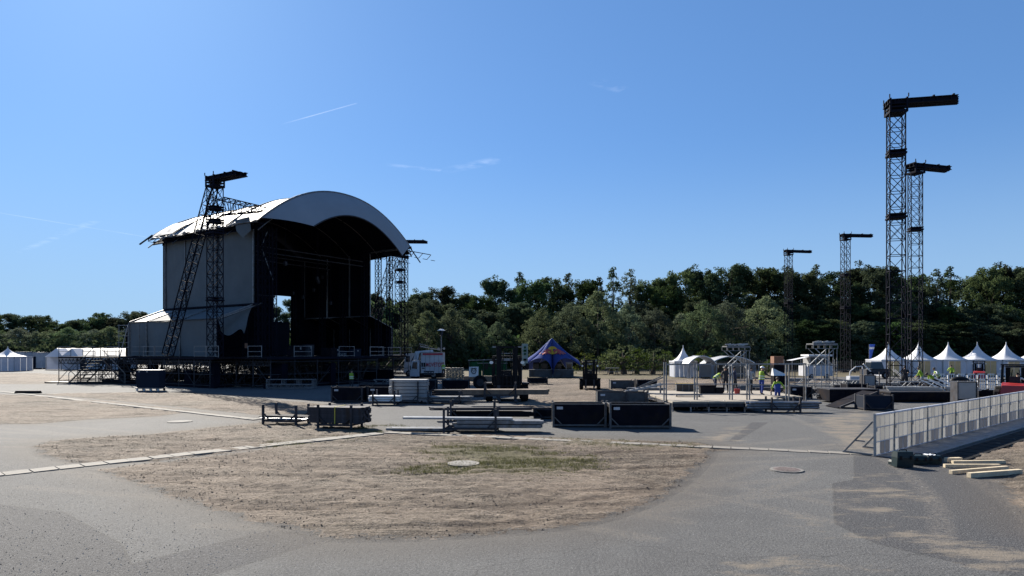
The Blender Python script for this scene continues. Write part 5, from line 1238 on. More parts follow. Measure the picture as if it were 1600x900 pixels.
forklift("small dark forklift facing the camera on the dirt field right of the star tent", (x, y+1.5, 0), -.12, .92, 'black', 2.85, heavy=True)
x = X(1530, 74); forklift("red and black forklift seen from behind in front of the fourth white tent", (x, 74, 0), PI-.60, .86, 'red', 2.3, forks=False)
xf, yf = X(1586, 44.5), 44.5
FK = forklift("red forklift with a driver in white at the right frame edge, seen from behind", (xf, yf, 0), PI-.68, .95, 'red', 2.5, forks=False)
FK.scale = (1.15, .95, .95)

# ---------------- people ----------------
def person(label, loc, heading, shirt, trousers, vest=None, helmet=None, h=1.75, lean=0.0, arms=((.0, .35, 1.0), (.0, .35, 1.0)), legs=(.12, -.12), sit=False, bend=0.0, hair='hair', overall=None):
    """arms: per side the hand's target (out, forward, height)"""
    k = h/1.75; t = thing("person", label, "person", loc, heading, "site workers")
    bm = bmesh.new(); sk = bm.verts.layers.skin.verify()
    def V(p, r_): v = bm.verts.new(Vector(p)*k); v[sk].radius = (r_*k, r_*k); return v
    hipz = .95 if not sit else .48
    def up(p):                                # rotate the upper body about the hips
        x_, y_, z_ = p; z_ -= .95; c, s_ = math.cos(lean), math.sin(lean); return (x_, y_*c+z_*s_, z_*c-y_*s_+hipz)
    P0 = V((0, 0, hipz), .145); P0[sk].use_root = True
    S1 = V(up((0, .01, 1.12)), .125); S2 = V(up((0, 0, 1.33)), .15); S3 = V(up((0, 0, 1.45)), .10); NK = V(up((0, .01, 1.52)), .058)
    H1 = V(up((0, .03, 1.58)), .078); H2 = V(up((0, .025, 1.66)), .098); H3 = V(up((0, .01, 1.72)), .07); NO = V(up((0, .125, 1.635)), .018)
    for a, b in ((P0, S1), (S1, S2), (S2, S3), (S3, NK), (NK, H1), (H1, H2), (H2, H3), (H2, NO)): bm.edges.new((a, b))
    hands = []
    for sd_, (ox, fy, hz) in zip((-1, 1), arms):
        sh_ = Vector(up((sd_*.19, 0, 1.42))); hd = Vector((sd_*(.16+ox), fy, hz)); L = (hd-sh_).length
        mx_ = .56
        if L > mx_: hd = sh_+(hd-sh_)*(mx_/L); L = mx_
        mid = (sh_+hd)/2; ex = math.sqrt(max(0, .29**2-(L/2)**2)); el = mid+Vector((sd_*.55, -.55, -.35)).normalized()*ex
        a = V(tuple(sh_), .068); e = V(tuple(el), .047); w = V(tuple(hd), .031); dr_ = (hd-el).normalized(); pm = V(tuple(hd+dr_*.06), .036)
        bm.edges.new((S2, a)); bm.edges.new((a, e)); bm.edges.new((e, w)); bm.edges.new((w, pm)); hands.append(hd)
        side = dr_.cross(Vector((0, 0, 1)));  side = side.normalized() if side.length > .1 else Vector((0, 1, 0))
        for f in range(4):
            kn = hd+dr_*.10+side*(f-1.5)*.021; tipv = kn+dr_*(.045-.008*abs(f-1.2))+Vector((0, 0, -.022)); k1 = V(tuple(kn), .011); k2 = V(tuple(tipv), .008)
            bm.edges.new((pm, k1)); bm.edges.new((k1, k2))
        t1 = V(tuple(hd+dr_*.035+side*.045), .012); t2 = V(tuple(hd+dr_*.07+side*.055), .009); bm.edges.new((w, t1)); bm.edges.new((t1, t2))
    for sd_, fw in zip((-1, 1), legs):
        hp = V((sd_*.095, 0, hipz-.06), .10)
        if sit: kn = V((sd_*.12, .45, .50), .068); an = V((sd_*.12, .50, .10), .045); to = V((sd_*.13, .66, .04), .04)
        else: kn = V((sd_*(.10+abs(fw)*.2), fw*.6+.06*(1 if bend else .3), .51), .068); an = V((sd_*(.11+abs(fw)*.3), fw-.02, .09), .042); to = V((sd_*(.13+abs(fw)*.3), fw+.16, .035), .038)
        for a, b in ((P0, hp), (hp, kn), (kn, an), (an, to)): bm.edges.new((a, b))
    me0 = bpy.data.meshes.new("body"); bm.to_mesh(me0); bm.free(); tmp = bpy.data.objects.new("body", me0); COL.objects.link(tmp)
    m1 = tmp.modifiers.new("s", 'SKIN'); m1.use_smooth_shade = True; m2 = tmp.modifiers.new("b", 'SUBSURF'); m2.levels = 1; m2.render_levels = 1
    dg = bpy.context.evaluated_depsgraph_get(); me = bpy.data.meshes.new_from_object(tmp.evaluated_get(dg)); bpy.data.objects.remove(tmp)
    me.materials.clear()
    for mm in (shirt, trousers, 'skin', 'shoe'): me.materials.append(M[mm])
    c, s_ = math.cos(lean), math.sin(lean); vv = []
    for p in me.polygons:
        q = Vector(p.center)/k; ly = q.y; lz = q.z-hipz; uz = lz*c+ly*s_+.95         # back to upright height
        dh = min((q-hh).length for hh in hands)
        if dh < .10: i = 2
        elif q.z < .11 and not sit or (sit and q.z < .13): i = 3
        elif uz > 1.50 and abs(q.x) < .15 and lz*c+ly*s_ > .5: i = 2
        elif (uz > .97 if not sit else lz > .05): i = 0
        else: i = 1
        p.material_index = i; p.use_smooth = True
    put("body", me, t)
    uq = lambda p: tuple(Vector(up(p))*k)
    def shell(z0, z1, grow, m_, nm, z_of=None):
        ring_ = [(z0, .165, .135), (.5*(z0+z1), .165, .135), (z1-.06, .185, .13), (z1, .12, .09)]
        q = MB(); n = 16; 
        for z_, rx, ry in ring_:
            for i in range(n): a = 2*PI*i/n; q.v.append(uq(((rx+grow)*math.cos(a), (ry+grow)*math.sin(a), z_)))
        for j in range(3):
            for i in range(n): b = (i+1) % n; q.f.append((j*n+i, j*n+b, (j+1)*n+b, (j+1)*n+i))
        return q.build(nm, M[m_], t, True)
    if vest:
        v = shell(.93, 1.47, .018, vest, "vest")
        for z_ in (1.02, 1.16):
            q = MB(); n = 16
            for zz_ in (z_-.025, z_+.025):
                for i in range(n): a = 2*PI*i/n; q.v.append(uq(((.165+.024)*math.cos(a), (.135+.024)*math.sin(a), zz_)))
            for i in range(n): b = (i+1) % n; q.f.append((i, b, n+b, n+i))
            q.build("reflective_band", M['reflect'], v)
    if overall:
        shell(.80, 1.36, .014, overall, "overall_bib")
    hc = Vector(up((0, .005, 1.675)))*k
    def cap(rx, ry, rz2, nm, m_, z0=-.15):
        q = MB().ell((0, 0, 0), (rx*k, ry*k, rz2*k), 14, 7, z0); o = q.build(nm, M[m_], t, True); o.location = hc; o.rotation_euler = (-lean, 0, 0); return o
    if helmet: o = cap(.128, .145, .115, "helmet", helmet, -.05); MB().bx(-.09*k, .09*k, .10*k, .19*k, -.02, -.005).build("brim", M[helmet], o)
    else: cap(.105, .118, .095, "hair", hair, -.35)
    return t
DKZ = .58
person("worker in hi vis vest bending far forward on the railed platform", (X(1117, 44.5), 44.5, DKZ), -1.3, 'greycl', 'jean', vest='hivis', lean=1.0, arms=((0, .55, .55), (0, .5, .5)), bend=1)
person("worker in black printed shirt standing with his back turned on the platform", (X(1134, 43.8), 43.8, DKZ), .1, 'blackcl', 'blackcl', lean=.05, arms=((.05, .25, 1.0), (.05, .3, 1.05)), legs=(.05, -.05))
text_mesh("CREW", .13, M['whitecl'], "shirt_print", None, (0, 0, 0), (0, 0, 0)) if False else None
person("worker in dark clothes right beside the black shirted one", (X(1149, 44.3), 44.3, DKZ), 1.2, 'jean', 'blackcl', lean=.12, arms=((.05, .5, 1.2), (.0, .5, 1.1)))
person("worker in pale grey shirt and dark shorts near the red bucket", (X(1172, 43), 43, DKZ), -.8, 'greycl', 'blackcl', lean=.15, arms=((.0, .4, 1.0), (.0, .4, .95)))
person("worker in bright hi vis vest, white helmet and blue trousers on the platform", (X(1190, 42.2), 42.2, DKZ), -1.0, 'blackcl', 'bluecl', vest='hivis', helmet='white', h=1.80, lean=.10, arms=((.05, .45, 1.1), (.05, .5, 1.15)), legs=(.14, -.14))
person("worker in blue overalls with yellow sleeves standing before the platform corner", (X(1215, 41.2), 41.2, 0), 0.0, 'hivis', 'bluecl', overall='bluecl', lean=.02, arms=((.28, .0, .80), (.36, .02, .82)), legs=(.03, -.03))
person("worker with a green hi vis vest under the stage front behind the dark crates", (X(549, 57), 57, 0), 0.0, 'blackcl', 'blackcl', vest='hivis', lean=.1, arms=((0, .4, 1.0), (0, .4, 1.0)))
person("worker with hi vis vest standing behind the rear end of the truck", (X(693, 74.5), 74.5, 0.35), .3, 'greycl', 'blackcl', vest='hivis', lean=.25, arms=((0, .5, 1.0), (0, .5, 1.0)))
person("worker in dark clothes seen through the tallest mast", (X(1414, 54), 54, .35), -.6, 'blackcl', 'blackcl', h=1.8, arms=((.0, .4, 1.1), (.0, .4, 1.2)))
person("worker in yellow green jacket right behind the second mast", (X(1441, 54), 54, .35), .9, 'hivis', 'greycl', lean=.35, arms=((.0, .5, .9), (.0, .5, .8)))
person("worker in hi vis jacket bending over the black crate right of the masts", (X(1461, 52.5), 52.5, .2), 1.35, 'hivis', 'blackcl', lean=.95, arms=((0, .55, .7), (0, .5, .65)), bend=1)
person("worker with white sleeves and hi vis vest beside the bending one", (X(1467, 54), 54, .35), 1.3, 'whitecl', 'blackcl', vest='hivis', lean=.5, arms=((.1, .5, 1.15), (.1, .45, .9)))
person("worker crouched behind the white barrier stack, dark cap showing", (X(1487, 64), 64, 0.3), -.4, 'hivis', 'blackcl', lean=.4, arms=((0, .45, 1.1), (0, .45, 1.0)))
person("driver in white shirt sitting in the red forklift at the right edge", (xf+.1, yf-.1, .62), -.68, 'whitecl', 'bluecl', sit=True, arms=((.12, .38, .85), (.12, .38, .85)))

# ---------------- railed platform with deck ----------------
RP = thing("railed_platform", "plywood work deck enclosed by tall steel railings, right of centre", "platform", (0, 0, 0))
MEd = MB().bx(.01, .99, .01, 1.99, DKZ-.10, DKZ).mesh("deck_plate", M['ply']); MEe = MB().bx(.01, .99, .01, 1.99, DKZ-.30, DKZ-.105).mesh("joist_frame", M['steeld'])
for i in range(9):
    for j in range(5):
        xx, yy = 8.9+i, 36.6+j*2
        if i > 4 and j < 1 or i > 6 and j < 2: continue
        put("deck_plate", MEd, RP, (xx, yy, 0)); put("joist_frame", MEe, RP, (xx, yy, 0))
for i in range(9):
    for j in (0, 4): MB().bar((8.95+i, 36.7+j*2 if i < 5 or j else 38.7, 0), (8.95+i, 36.7+j*2 if i < 5 or j else 38.7, DKZ-.3), .08).build("deck_leg", M['steel'], RP)
zr = Z(569, 38)
posts = [(1037.5, 38), (1041, 38.0), (1085, 38), (1089, 38), (1140, 38), (1144, 38), (1228, 40), (1232.5, 40), (1259, 40), (1167, 38), (1171, 38)]
for px, dd in posts: MB().bar((X(px, dd), dd, 0), (X(px, dd), dd, zr+(.12 if px < 1045 else 0)), .07).bx(X(px, dd)-.15, X(px, dd)+.15, dd-.15, dd+.15, 0, .03).build("post", M['steel'], RP)
def rl(pa, pb, za, zb_, w=.06): MB().bar((X(pa[0], pa[1]), pa[1], za), (X(pb[0], pb[1]), pb[1], zb_), w).build("rail", M['steel'], RP)
rl((1041, 38), (1259, 40), zr-.02, zr-.02, .08)
for z in (Z(600, 38), Z(616, 38)): rl((1037, 38), (1171, 38), z, z)
rl((1171, 38), (1205, 42), Z(600, 38), Z(602, 42)); rl((1205, 42), (1259, 42), 1.15, 1.15)
for px in (1205, 1259): MB().bar((X(px, 42), 42, 0), (X(px, 42), 42, 1.2 if px < 1250 else 2.5), .06).build("post", M['steel'], RP)
rl((1098, 37.2), (1140, 37.2), .30, .22, .05); rl((1098, 37.2), (1106, 37.2), .55, .12, .05); rl((1132, 37.2), (1120, 37.2), .6, .1, .05); rl((1098, 37.2), (1140, 37.2), .1, .1, .05)
x, y = X(1152, 42.6), 42.6; t = thing("bucket", "bright red bucket standing on the work deck", "bucket", (x, y, DKZ)); 
MB().tube((0, 0, 0), (0, 0, .36), .15, 14, .20).build("body", M['red'], t); MB().path([(-.2, 0, .35), (-.12, 0, .5), (.12, 0, .5), (.2, 0, .35)], .01, 5).build("handle", M['steel'], t)
x, y = X(1103, 43.5), 43.5
for i, (px, w, h, lb, m_) in enumerate(((1105, 1.0, .55, "black box on the work deck, left", 'black'), (1122, .55, .4, "small black box on the work deck below the bending worker", 'black'))):
    t = thing("equipment_box", lb, "box", (X(px, 43.5), 43.5, DKZ)); MB().bx(-w/2, w/2, -.2, .2, .02, h*.8).build("body", M[m_], t); MB().bx(-w/2-.02, w/2+.02, -.22, .22, h*.8, h).build("lid", M['crate'], t)
t = thing("board_rack", "rack of dark brown boards with yellow edges left behind the railings", "board rack", (X(1071, 46), 46, .35))
for i in range(3): MB().bx(-.62+i*.44, -.24+i*.44, -.06, .06, .1, .72).build("board", M['orange'] if False else M['plyb'], t)
for i in range(2): MB().bx(-.23+i*.44, -.19+i*.44, -.07, .07, .1, .72).build("edge_strip", M['steel'], t)
MB().bx(-.65, -.63, -.1, .1, -.35, .85).build("upright", M['steel'], t); MB().bx(.66, .70, -.1, .1, -.35, .85).build("upright", M['steel'], t)
MB().bx(-.7, .75, -.12, .12, .73, .78).bx(-.7, .75, -.12, .12, .04, .09).build("crossbar", M['yellow'], t)
t = thing("bench_table", "pale trestle table on the ground before the board rack", "table", (X(1075, 40.5), 40.5, 0)); MB().bx(-.8, .8, -.3, .3, .66, .72).build("top", M['steel'], t)
for xx in (-.7, .7): MB().bar((xx, 0, 0), (xx, 0, .66), .07).build("leg", M['steel'], t)
# gangway ramp
t = thing("gangway", "long silver gangway sloping down to the left before the railings", "gangway", (0, 0, 0))
a, b = Vector((X(968, 44), 44, Z(615, 44))), Vector((X(1037, 42.5), 42.5, Z(600, 42.5)))
for dy in (0, .8):
    o = Vector((0, dy, 0)); MB().bar(a+o, b+o, .12).build("side_beam", M['alu'], t); MB().bar(a+o+Vector((1.2, 0, .3)), b+o+Vector((0, 0, .45)), .06).build("handrail", M['steel'], t)
for k in range(8): p = a+(b-a)*(k+.5)/8; MB().bx(p.x-.12, p.x+.12, p.y+.07, p.y+.73, p.z, p.z+.04).build("tread", M['steel'], t)
for k in range(3): p = a+(b-a)*(.4+k*.28); MB().bar((p.x, p.y+.4, 0), (p.x, p.y+.4, p.z-.02), .09).build("leg", M['steel'], t)
for k, (p0, p1, h) in enumerate(((1000, 1040, .75), (1003, 1036, .45))): MB().bar((X(p0, 41.2), 41.2, h), (X(p1, 41.2), 41.2, h-.05), .07).bar((X(p0, 41.2), 41.2, 0), (X(p0, 41.2), 41.2, h), .06).build("side_rail", M['alu'], t)
# tubes in stillages right of the crates
x, y = g(1228, 645); stillage("long stillage of wrapped tubes in front of the railed platform", (x, y+.4), -.02, 1.55, .8, .85)
bundle("tube_bundle", "long wrapped tubes lying in the stillage before the railed platform", "tube bundle", (x-.05, y+.4), -.02, 3.9, .13, .13, 5, 3, 'tube', 'steel', .2, .12, .135, 21)
x, y = g(1315, 627); stillage("stillage of thin tubes right of the railed platform", (x, y+.4), .03, 1.4, .8, .72)
bundle("tube_bundle", "thin steel tubes in the stillage right of the railed platform", "tube bundle", (x, y+.4), .03, 2.9, .06, .06, 10, 4, 'tube', 'steel', .26, .25, .065, 22)
x, y = g(1062, 640); bundle("tube_bundle", "dark tubes lying on the ground at the left foot of the railings", "tube bundle", (x, y+.4), .0, 2.6, .09, .09, 7, 3, 'tube', 'steeld', .1, .2, .1, 23)
# loading ramp and dark boxes right
t = thing("loading_ramp", "dark stage ramp on black legs sloping down to the left beside the barrier", "ramp", (X(1308, 39), 38.6, 0), .02)
Lr = X(1366, 39)-X(1308, 39); MB().hexa([(0, 0, .02), (Lr, 0, .9), (Lr, .1, .9), (0, .1, .02), (0, 0, .14), (Lr, 0, 1.02), (Lr, .1, 1.02), (0, .1, .14)]).build("side_beam", M['steeld'], t)
MB().hexa([(-.1, .12, .02), (Lr, .12, .92), (Lr, 1.6, .92), (-.1, 1.6, .02), (-.1, .12, .06), (Lr, .12, .98), (Lr, 1.6, .98), (-.1, 1.6, .06)]).build("ramp_plate", M['crate'], t)
t = thing("black_platform", "low black stage platform behind the loading ramp", "platform", (X(1296, 43), 43, 0)); Lp = X(1372, 43)-X(1296, 43)
for i in range(3): MB().bx(Lp*i/3+.01, Lp*(i+1)/3-.01, 0, 1.8, .10, .84).build("module", M['crate'], t)
MB().bx(0, Lp, -.03, 1.8, .845, .90).build("top", M['steeld'], t)
x, y = g(1381, 643); crate("blue black crate at the left end of the barrier wall", (x+.1, y+1.2), 0, 1.6, .9, .85, 'navy', 'steeld')
t = thing("black_stage_deck", "long low black stage deck behind the barrier wall at the masts", "platform", (X(1398, 43), 43.5, 0)); Lp = X(1530, 43)-X(1398, 43)
for i in range(5): MB().bx(Lp*i/5+.01, Lp*(i+1)/5-.01, 0, 3.2, .12, .62).build("module", M['crate'], t)
MB().bx(0, Lp, -.03, 3.2, .625, .70).build("top", M['steeld'], t)
for i in range(2): MB().bar((X(1399+7*i, 41), 41, 1.0), (X(1430+7*i, 38), 38, .1), .08).build("leaning_tube", M['steel'], t)
# leaning white tubes
for i in range(5):
    t = thing("leaning_pole", f"{['leftmost', 'second', 'middle', 'fourth', 'rightmost'][i]} of the five pale poles leaning on the black deck", "pole", (X(1443+8*i, 45), 45.5, .70), 0, "pale poles leaning by the masts")
    MB().bar((0, 0, .74+.1*(i % 2)), (1.25, -.9, .02), .06).build("tube", M['white'], t)
# cabinets
for px, py, d, w, h, lb in ((1359, 604, 52, .82, .85, "pale grey cabinet left of the tallest mast"), (1511, 624, 41, 1.12, 1.05, "larger pale grey cabinet just behind the barrier wall")):
    zb_ = Z(py, d); t = thing("grey_cabinet", lb, "cabinet", (X(px, d), d, zb_)); MB().bx(-w/2, w/2, 0, .6, .02, h).build("body", M['cab'], t); MB().bx(-w/2-.03, w/2+.03, -.03, .63, h, h+.05).build("lid", M['steeld'], t); MB().bx(-w/2+.06, w/2-.06, -.02, -.004, .08, h-.06).build("door", M['cab'], t)
    for sx_ in (-1, 1): MB().bx(sx_*(w/2+.035)-.03, sx_*(w/2+.035)+.03, -.04, .64, -max(.02, zb_), h+.02).build("side_frame", M['steeld'], t)
t = thing("black_dome_cover", "black rounded cover on the cabinet behind the barrier wall", "cover", (X(1508, 41.5), 42, Z(598, 41.5)+.10)); MB().ell((0, 0, 0), (.62, .3, .28), 16, 6, 0.0).build("shell", M['black'], t, True)
# stack of white barrier grids
r = random.Random(9)
for i in range(7):
    px0 = 1462+i*15.5; d = 55; t = thing("white_grid", f"white plastic barrier grid number {i+1} from the left, leaning behind the barrier wall", "barrier grid", (X(px0, d), d, .15), 0, "white plastic barrier grids")
    t["label"] = f"{['leftmost', 'second', 'third', 'middle', 'fifth', 'sixth', 'rightmost'][i]} of the seven leaning white plastic barrier grids"
    q = MB(); w, h = 1.05, 1.28; lx = .18
    f_ = lambda u, v: (u*w+lx*v, .35*v, v*h)
    for v in (0, .33, .66, 1.0): q.bar(f_(0, v), f_(1, v), .07)
    q.build("cross_rail", M['white'], t); q = MB()
    for k in range(6):
        q.bar(f_(k/5, 0), f_(min(1, k/5+.10), 1), .05)
    q.build("slat_set", M['white'], t); tag(KIDS[t.name][-1], kind="stuff")
x = X(1477, 50); crate("black crate with small windows beside the bending worker", (X(1455, 49), 49, 0), 0, 1.1, .8, 1.25, 'crate', 'black')
crate("long black crate in front of the white barrier grids", (X(1536, 48), 48, 0), 0, 1.3, .7, .55, 'crate', 'black')
# work platforms on V braces
def workplat(label, px, d, w, zt_, base_z, load=True, rzz=0.0):
    t = thing("work_platform", label, "scaffold platform", (X(px, d), d, 0), rzz, "raised work platforms on braces")
    MB().bx(-w/2, w/2, 0, 1.4, zt_-.10, zt_).build("deck", M['steel'], t)
    for y_ in (0, 1.4):
        q = MB().bar((-w/2, y_, zt_-.14), (w/2, y_, zt_-.14), .05).bar((-w/2, y_, zt_-.45), (w/2, y_, zt_-.45), .05)
        for k in range(5): q.bar((-w/2+w*k/4, y_, zt_-.45), (-w/2+w*k/4, y_, zt_-.14), .05)
        q.build("edge_truss", M['steel'], t)
        for xx in (w/2-.08, w/2-.40): MB().bar((xx, y_, base_z), (xx, y_, zt_-.45), .06).build("upright", M['steel'], t)
        MB().bar((-w/2+.15, y_, zt_-.45), (w/2-.35, y_, zt_-2.0), .06).build("brace", M['alu'], t)
        MB().bar((w/2-.3, y_, zt_-.45), (-w/2+.1, y_, zt_-2.1), .06).build("brace", M['alu'], t)
        for xx in (-w/2+.2, -w/2+.7): MB().bar((xx, y_, base_z), (xx, y_, zt_-1.9), .06).build("upright", M['steel'], t)
    for z in (base_z+.2, base_z+.8, zt_-1.9): MB().bar((-w/2+.1, 0, z), (w/2, 0, z), .05).bar((-w/2+.1, 1.4, z), (w/2, 1.4, z), .05).bar((w/2, 0, z), (w/2, 1.4, z), .05).build("ledger", M['steel'], t)
    for k in range(6): MB().bar((w/2-.38, -.05, base_z+.2+k*.35), (w/2-.1, -.05, base_z+.2+k*.35), .04).build("rung", M['steel'], t)
    return t
WP = workplat("raised work platform loaded with silver parts above the grey dome tent", 1154, 62, 2.2, Z(540.5, 62), .4)
WP2 = workplat("raised work platform between two distant masts, with ladder on its right", 1290, 58, 2.15, Z(536.5, 58), .05)
for (px, d, z, lb) in ((1154, 62, Z(540.5, 62), "silver parts heaped on the left work platform"), (1290, 58, Z(536.5, 58), "silver parts heaped on the right work platform")):
    t = thing("parts_heap", lb, "parts", (X(px, d), d+.6, z)); r = random.Random(int(px))
    for k in range(14): a = r.uniform(-.9, .9); MB().bar((a-.25, r.uniform(-.4, .4), .06+r.random()*.1), (a+.3, r.uniform(-.4, .4), .08+r.random()*.14), .10).build("part", M['alu'], t)
# kiosk and orange box
t = thing("white_kiosk", "white trailer kiosk with awning behind the right work platform", "kiosk", (X(1275, 78), 78, 0))
MB().bx(-1.2, 2.0, 0, 2, .4, 1.6).build("lower_body", M['offwh'], t); MB().bx(-.7, 1.6, .1, 1.9, 1.6, 2.75).build("upper_body", M['cab'], t); MB().bx(-.9, 1.9, -.1, 2.1, 2.75, 2.95).build("roof", M['white'], t)
for a in (-.6, .1, .8): MB().bx(a, a+.55, .06, .095, 1.75, 2.6).build("window", M['glass'], t)
MB().poly([(-3.0, -.3, 2.25), (-.8, -.1, 2.7), (-.8, 1.2, 2.7), (-3.0, 1.2, 2.25)]).poly([(-3.0, -.3, 2.22), (-3.0, 1.2, 2.22), (-.8, 1.2, 2.67), (-.8, -.1, 2.67)]).build("awning", M['tent'], t)
MB().bar((-2.9, -.2, 0), (-2.9, -.2, 2.2), .06).build("awning_pole", M['steel'], t)
for a in (-.5, 1.3): wheel("tyre", t, (a, .1, .33), .33, .2, axis='y')
t = thing("orange_board_box", "orange brown board box standing high behind the shortest mast", "box", (X(1217, 88), 88, 0)); MB().bx(-.65, .65, 0, 1.2, 1.5, 2.65).build("board_side", M['orange'], t); MB().bx(-.7, .7, -.05, 1.25, 0, 1.5).build("lower_body", M['crate'], t)
t = thing("small_white_boat_cover", "pale pointed cover lying behind the railings right of the workers", "cover", (X(1217, 66), 66, .9)); t["category"] = "cover"; MB().hexa([(-.5, 0, 0), (.8, 0, 0), (.8, .8, 0), (-.5, .8, 0), (-.5, .3, .75), (.7, .3, .2), (.7, .5, .2), (-.5, .5, .75)]).build("shell", M['white'], t); MB().bx(-.5, .9, 0, .8, -.9, -.02).build("base", M['crate'], t)
# scaffold clutter, beams and frames around the masts (each its own bundle)
specs = [(1240, 70, 3.2, 'steel', "long pale beam pile behind the railings, left of the second work platform"), (1330, 56, 2.6, 'steeld', "dark beam pile in front of the mast left of the blue flag"), (1345, 66, 3.0, 'steel', "pale beam pile left of the first white tent"),
         (1380, 60, 2.6, 'steel', "beam pile directly left of the tallest mast foot"), (1425, 44.8, 3.4, 'alu', "silver beam pile on the black deck between the masts"), (1300, 50, 3.0, 'steeld', "dark beam pile before the second work platform"),
         (1212, 52, 3.4, 'steeld', "dark beam pile behind the worker in overalls"), (1010, 52, 2.6, 'steel', "pale beam pile behind the gangway"), (1500, 44.8, 2.2, 'alu', "silver beam pile right of the leaning poles"), (1180, 56, 3.0, 'steel', "pale beam pile behind the helmeted worker")]
for i, (px, d, L, m_, lb) in enumerate(specs): bundle("beam_bundle", lb, "beam bundle", (X(px, d), d), random.Random(i).uniform(-.15, .15), L, .16, .12, 4, 3 if i not in (4, 8) else 2, 'hbeam', m_, .12 if i not in (4, 8) else .71, .25, .2, 30+i)
cs_ = [(1352, 44.5, 1.2, .8, "black crate behind the black platform, left"), (1375, 47, 1.2, .9, "black crate left of the tallest mast foot"), (1335, 52, 1.6, .8, "low dark crate right of the thin tube stillage"), (1247, 47, 1.5, .85, "dark crate with a white label at the right end of the railings")]
for px, d, w, h, lb in cs_: crate(lb, (X(px, d), d), 0, w, .9, h, 'crate', 'steeld', tagp=(px == 1247))
# lattice truss sections lying about
for i, (px, d, L, w, z, rz_t, m_, lb) in enumerate(((1322, 62, 4.0, .5, .05, .1, 'steel', "grey truss section lying before the mast left of the blue flag"), (1268, 66, 3.5, .5, .05, -.1, 'alu', "silver truss section lying below the white kiosk"), (1388, 53, 3.0, .5, .05, .05, 'steeld', "dark truss section at the foot of the tallest mast"),
        (1432, 46.5, 3.2, .45, .72, .1, 'alu', "silver truss section on the black deck behind the second mast"), (1095, 50, 3.6, .45, .05, .0, 'steel', "grey truss section lying behind the board rack"), (1195, 48, 3.4, .45, .05, .1, 'steeld', "dark truss section behind the worker with the white helmet"),
        (668, 60, 4.0, .5, .05, .0, 'steel', "grey truss section lying before the truck wheels"), (620, 64, 4.4, .5, .05, .1, 'steel', "grey truss section lying between stage and truck"), (590, 58, 3.0, .5, .05, .0, 'steeld', "dark truss section right of the worker under the stage"), (1352, 49, 2.6, .45, .05, -.1, 'steel', "grey truss section behind the black platform"))):
    t = thing("truss_section", lb, "truss", (X(px, d), d, z), rz_t, "lattice truss sections lying on the site"); a, b = Vector((-L/2, 0, w/2+.05)), Vector((L/2, 0, w/2+.05)); q = MB()
    for yy in (-w/2, w/2):
        for zz_ in (.05, w+.05): q.bar((-L/2, yy, zz_), (L/2, yy, zz_), .05)
    q.build("chord_set", M[m_], t); tag(KIDS[t.name][-1], kind="stuff"); q = MB(); n = int(L/.5)
    for k in range(n):
        x0_, x1_ = -L/2+L*k/n, -L/2+L*(k+1)/n
        for yy in (-w/2, w/2): q.bar((x0_, yy, .05), (x1_, yy, w+.05), .035) if k % 2 else q.bar((x0_, yy, w+.05), (x1_, yy, .05), .035)
        q.bar((x0_, -w/2, w+.05), (x1_, w/2, w+.05), .035)
    q.build("lacing", M[m_], t); tag(KIDS[t.name][-1], kind="stuff")
# bent white frames and machine in the middle distance
t = thing("white_tube_frame", "white bent tube frame standing left of the first white tent", "tube frame", (X(1340, 70), 70, 0))
MB().path([(-.9, 0, .3), (-.8, 0, 1.2), (-.2, 0, 1.7), (.5, 0, 1.75), (.6, 0, .4)], .05, 6).build("hoop", M['white'], t); MB().bar((.6, 0, 2.0), (1.4, 0, 1.2), .10).build("arm", M['white'], t); MB().bx(-.9, .7, -.2, .6, .2, .7).build("base", M['offwh'], t)
t = thing("grey_utility_vehicle", "small grey utility vehicle parked left of the first white tent", "vehicle", (X(1372, 80), 80, 0))
MB().hexa([(-1.4, 0, .5), (1.4, 0, .5), (1.4, 1.6, .5), (-1.4, 1.6, .5), (-1.4, 0, 1.1), (1.3, 0, 1.2), (1.3, 1.6, 1.2), (-1.4, 1.6, 1.1)]).build("body", M['steeld'], t)
MB().hexa([(-.9, .1, 1.2), (.8, .1, 1.2), (.8, 1.5, 1.2), (-.9, 1.5, 1.2), (-.7, .2, 2.0), (.6, .2, 2.0), (.6, 1.4, 2.0), (-.7, 1.4, 2.0)]).build("cab", M['glass'], t); MB().bx(-.75, .65, .15, 1.45, 2.0, 2.08).build("roof", M['offwh'], t)
for a in (-.9, .9): wheel("tyre", t, (a, .05, .42), .42, .25, axis='y')
for i, (px, d, h, lb) in enumerate(((1347, 47, 2.1, "thin steel upright rising behind the black platform"), (1374, 50, 1.8, "thin steel upright left of the tallest mast"), (1256, 44, 2.5, "steel upright at the right end of the railings"), (1529, 46, 1.6, "dark upright right of the larger grey cabinet"), (1242, 60, 1.5, "thin upright with foot plate below the kiosk"))):
    t = thing("steel_upright", lb, "upright", (X(px, d), d, 0)); MB().bar((0, 0, .03), (0, 0, h), .06).build("tube", M['steeld'], t); MB().bx(-.15, .15, -.15, .15, 0, .03).build("foot_plate", M['steel'], t)
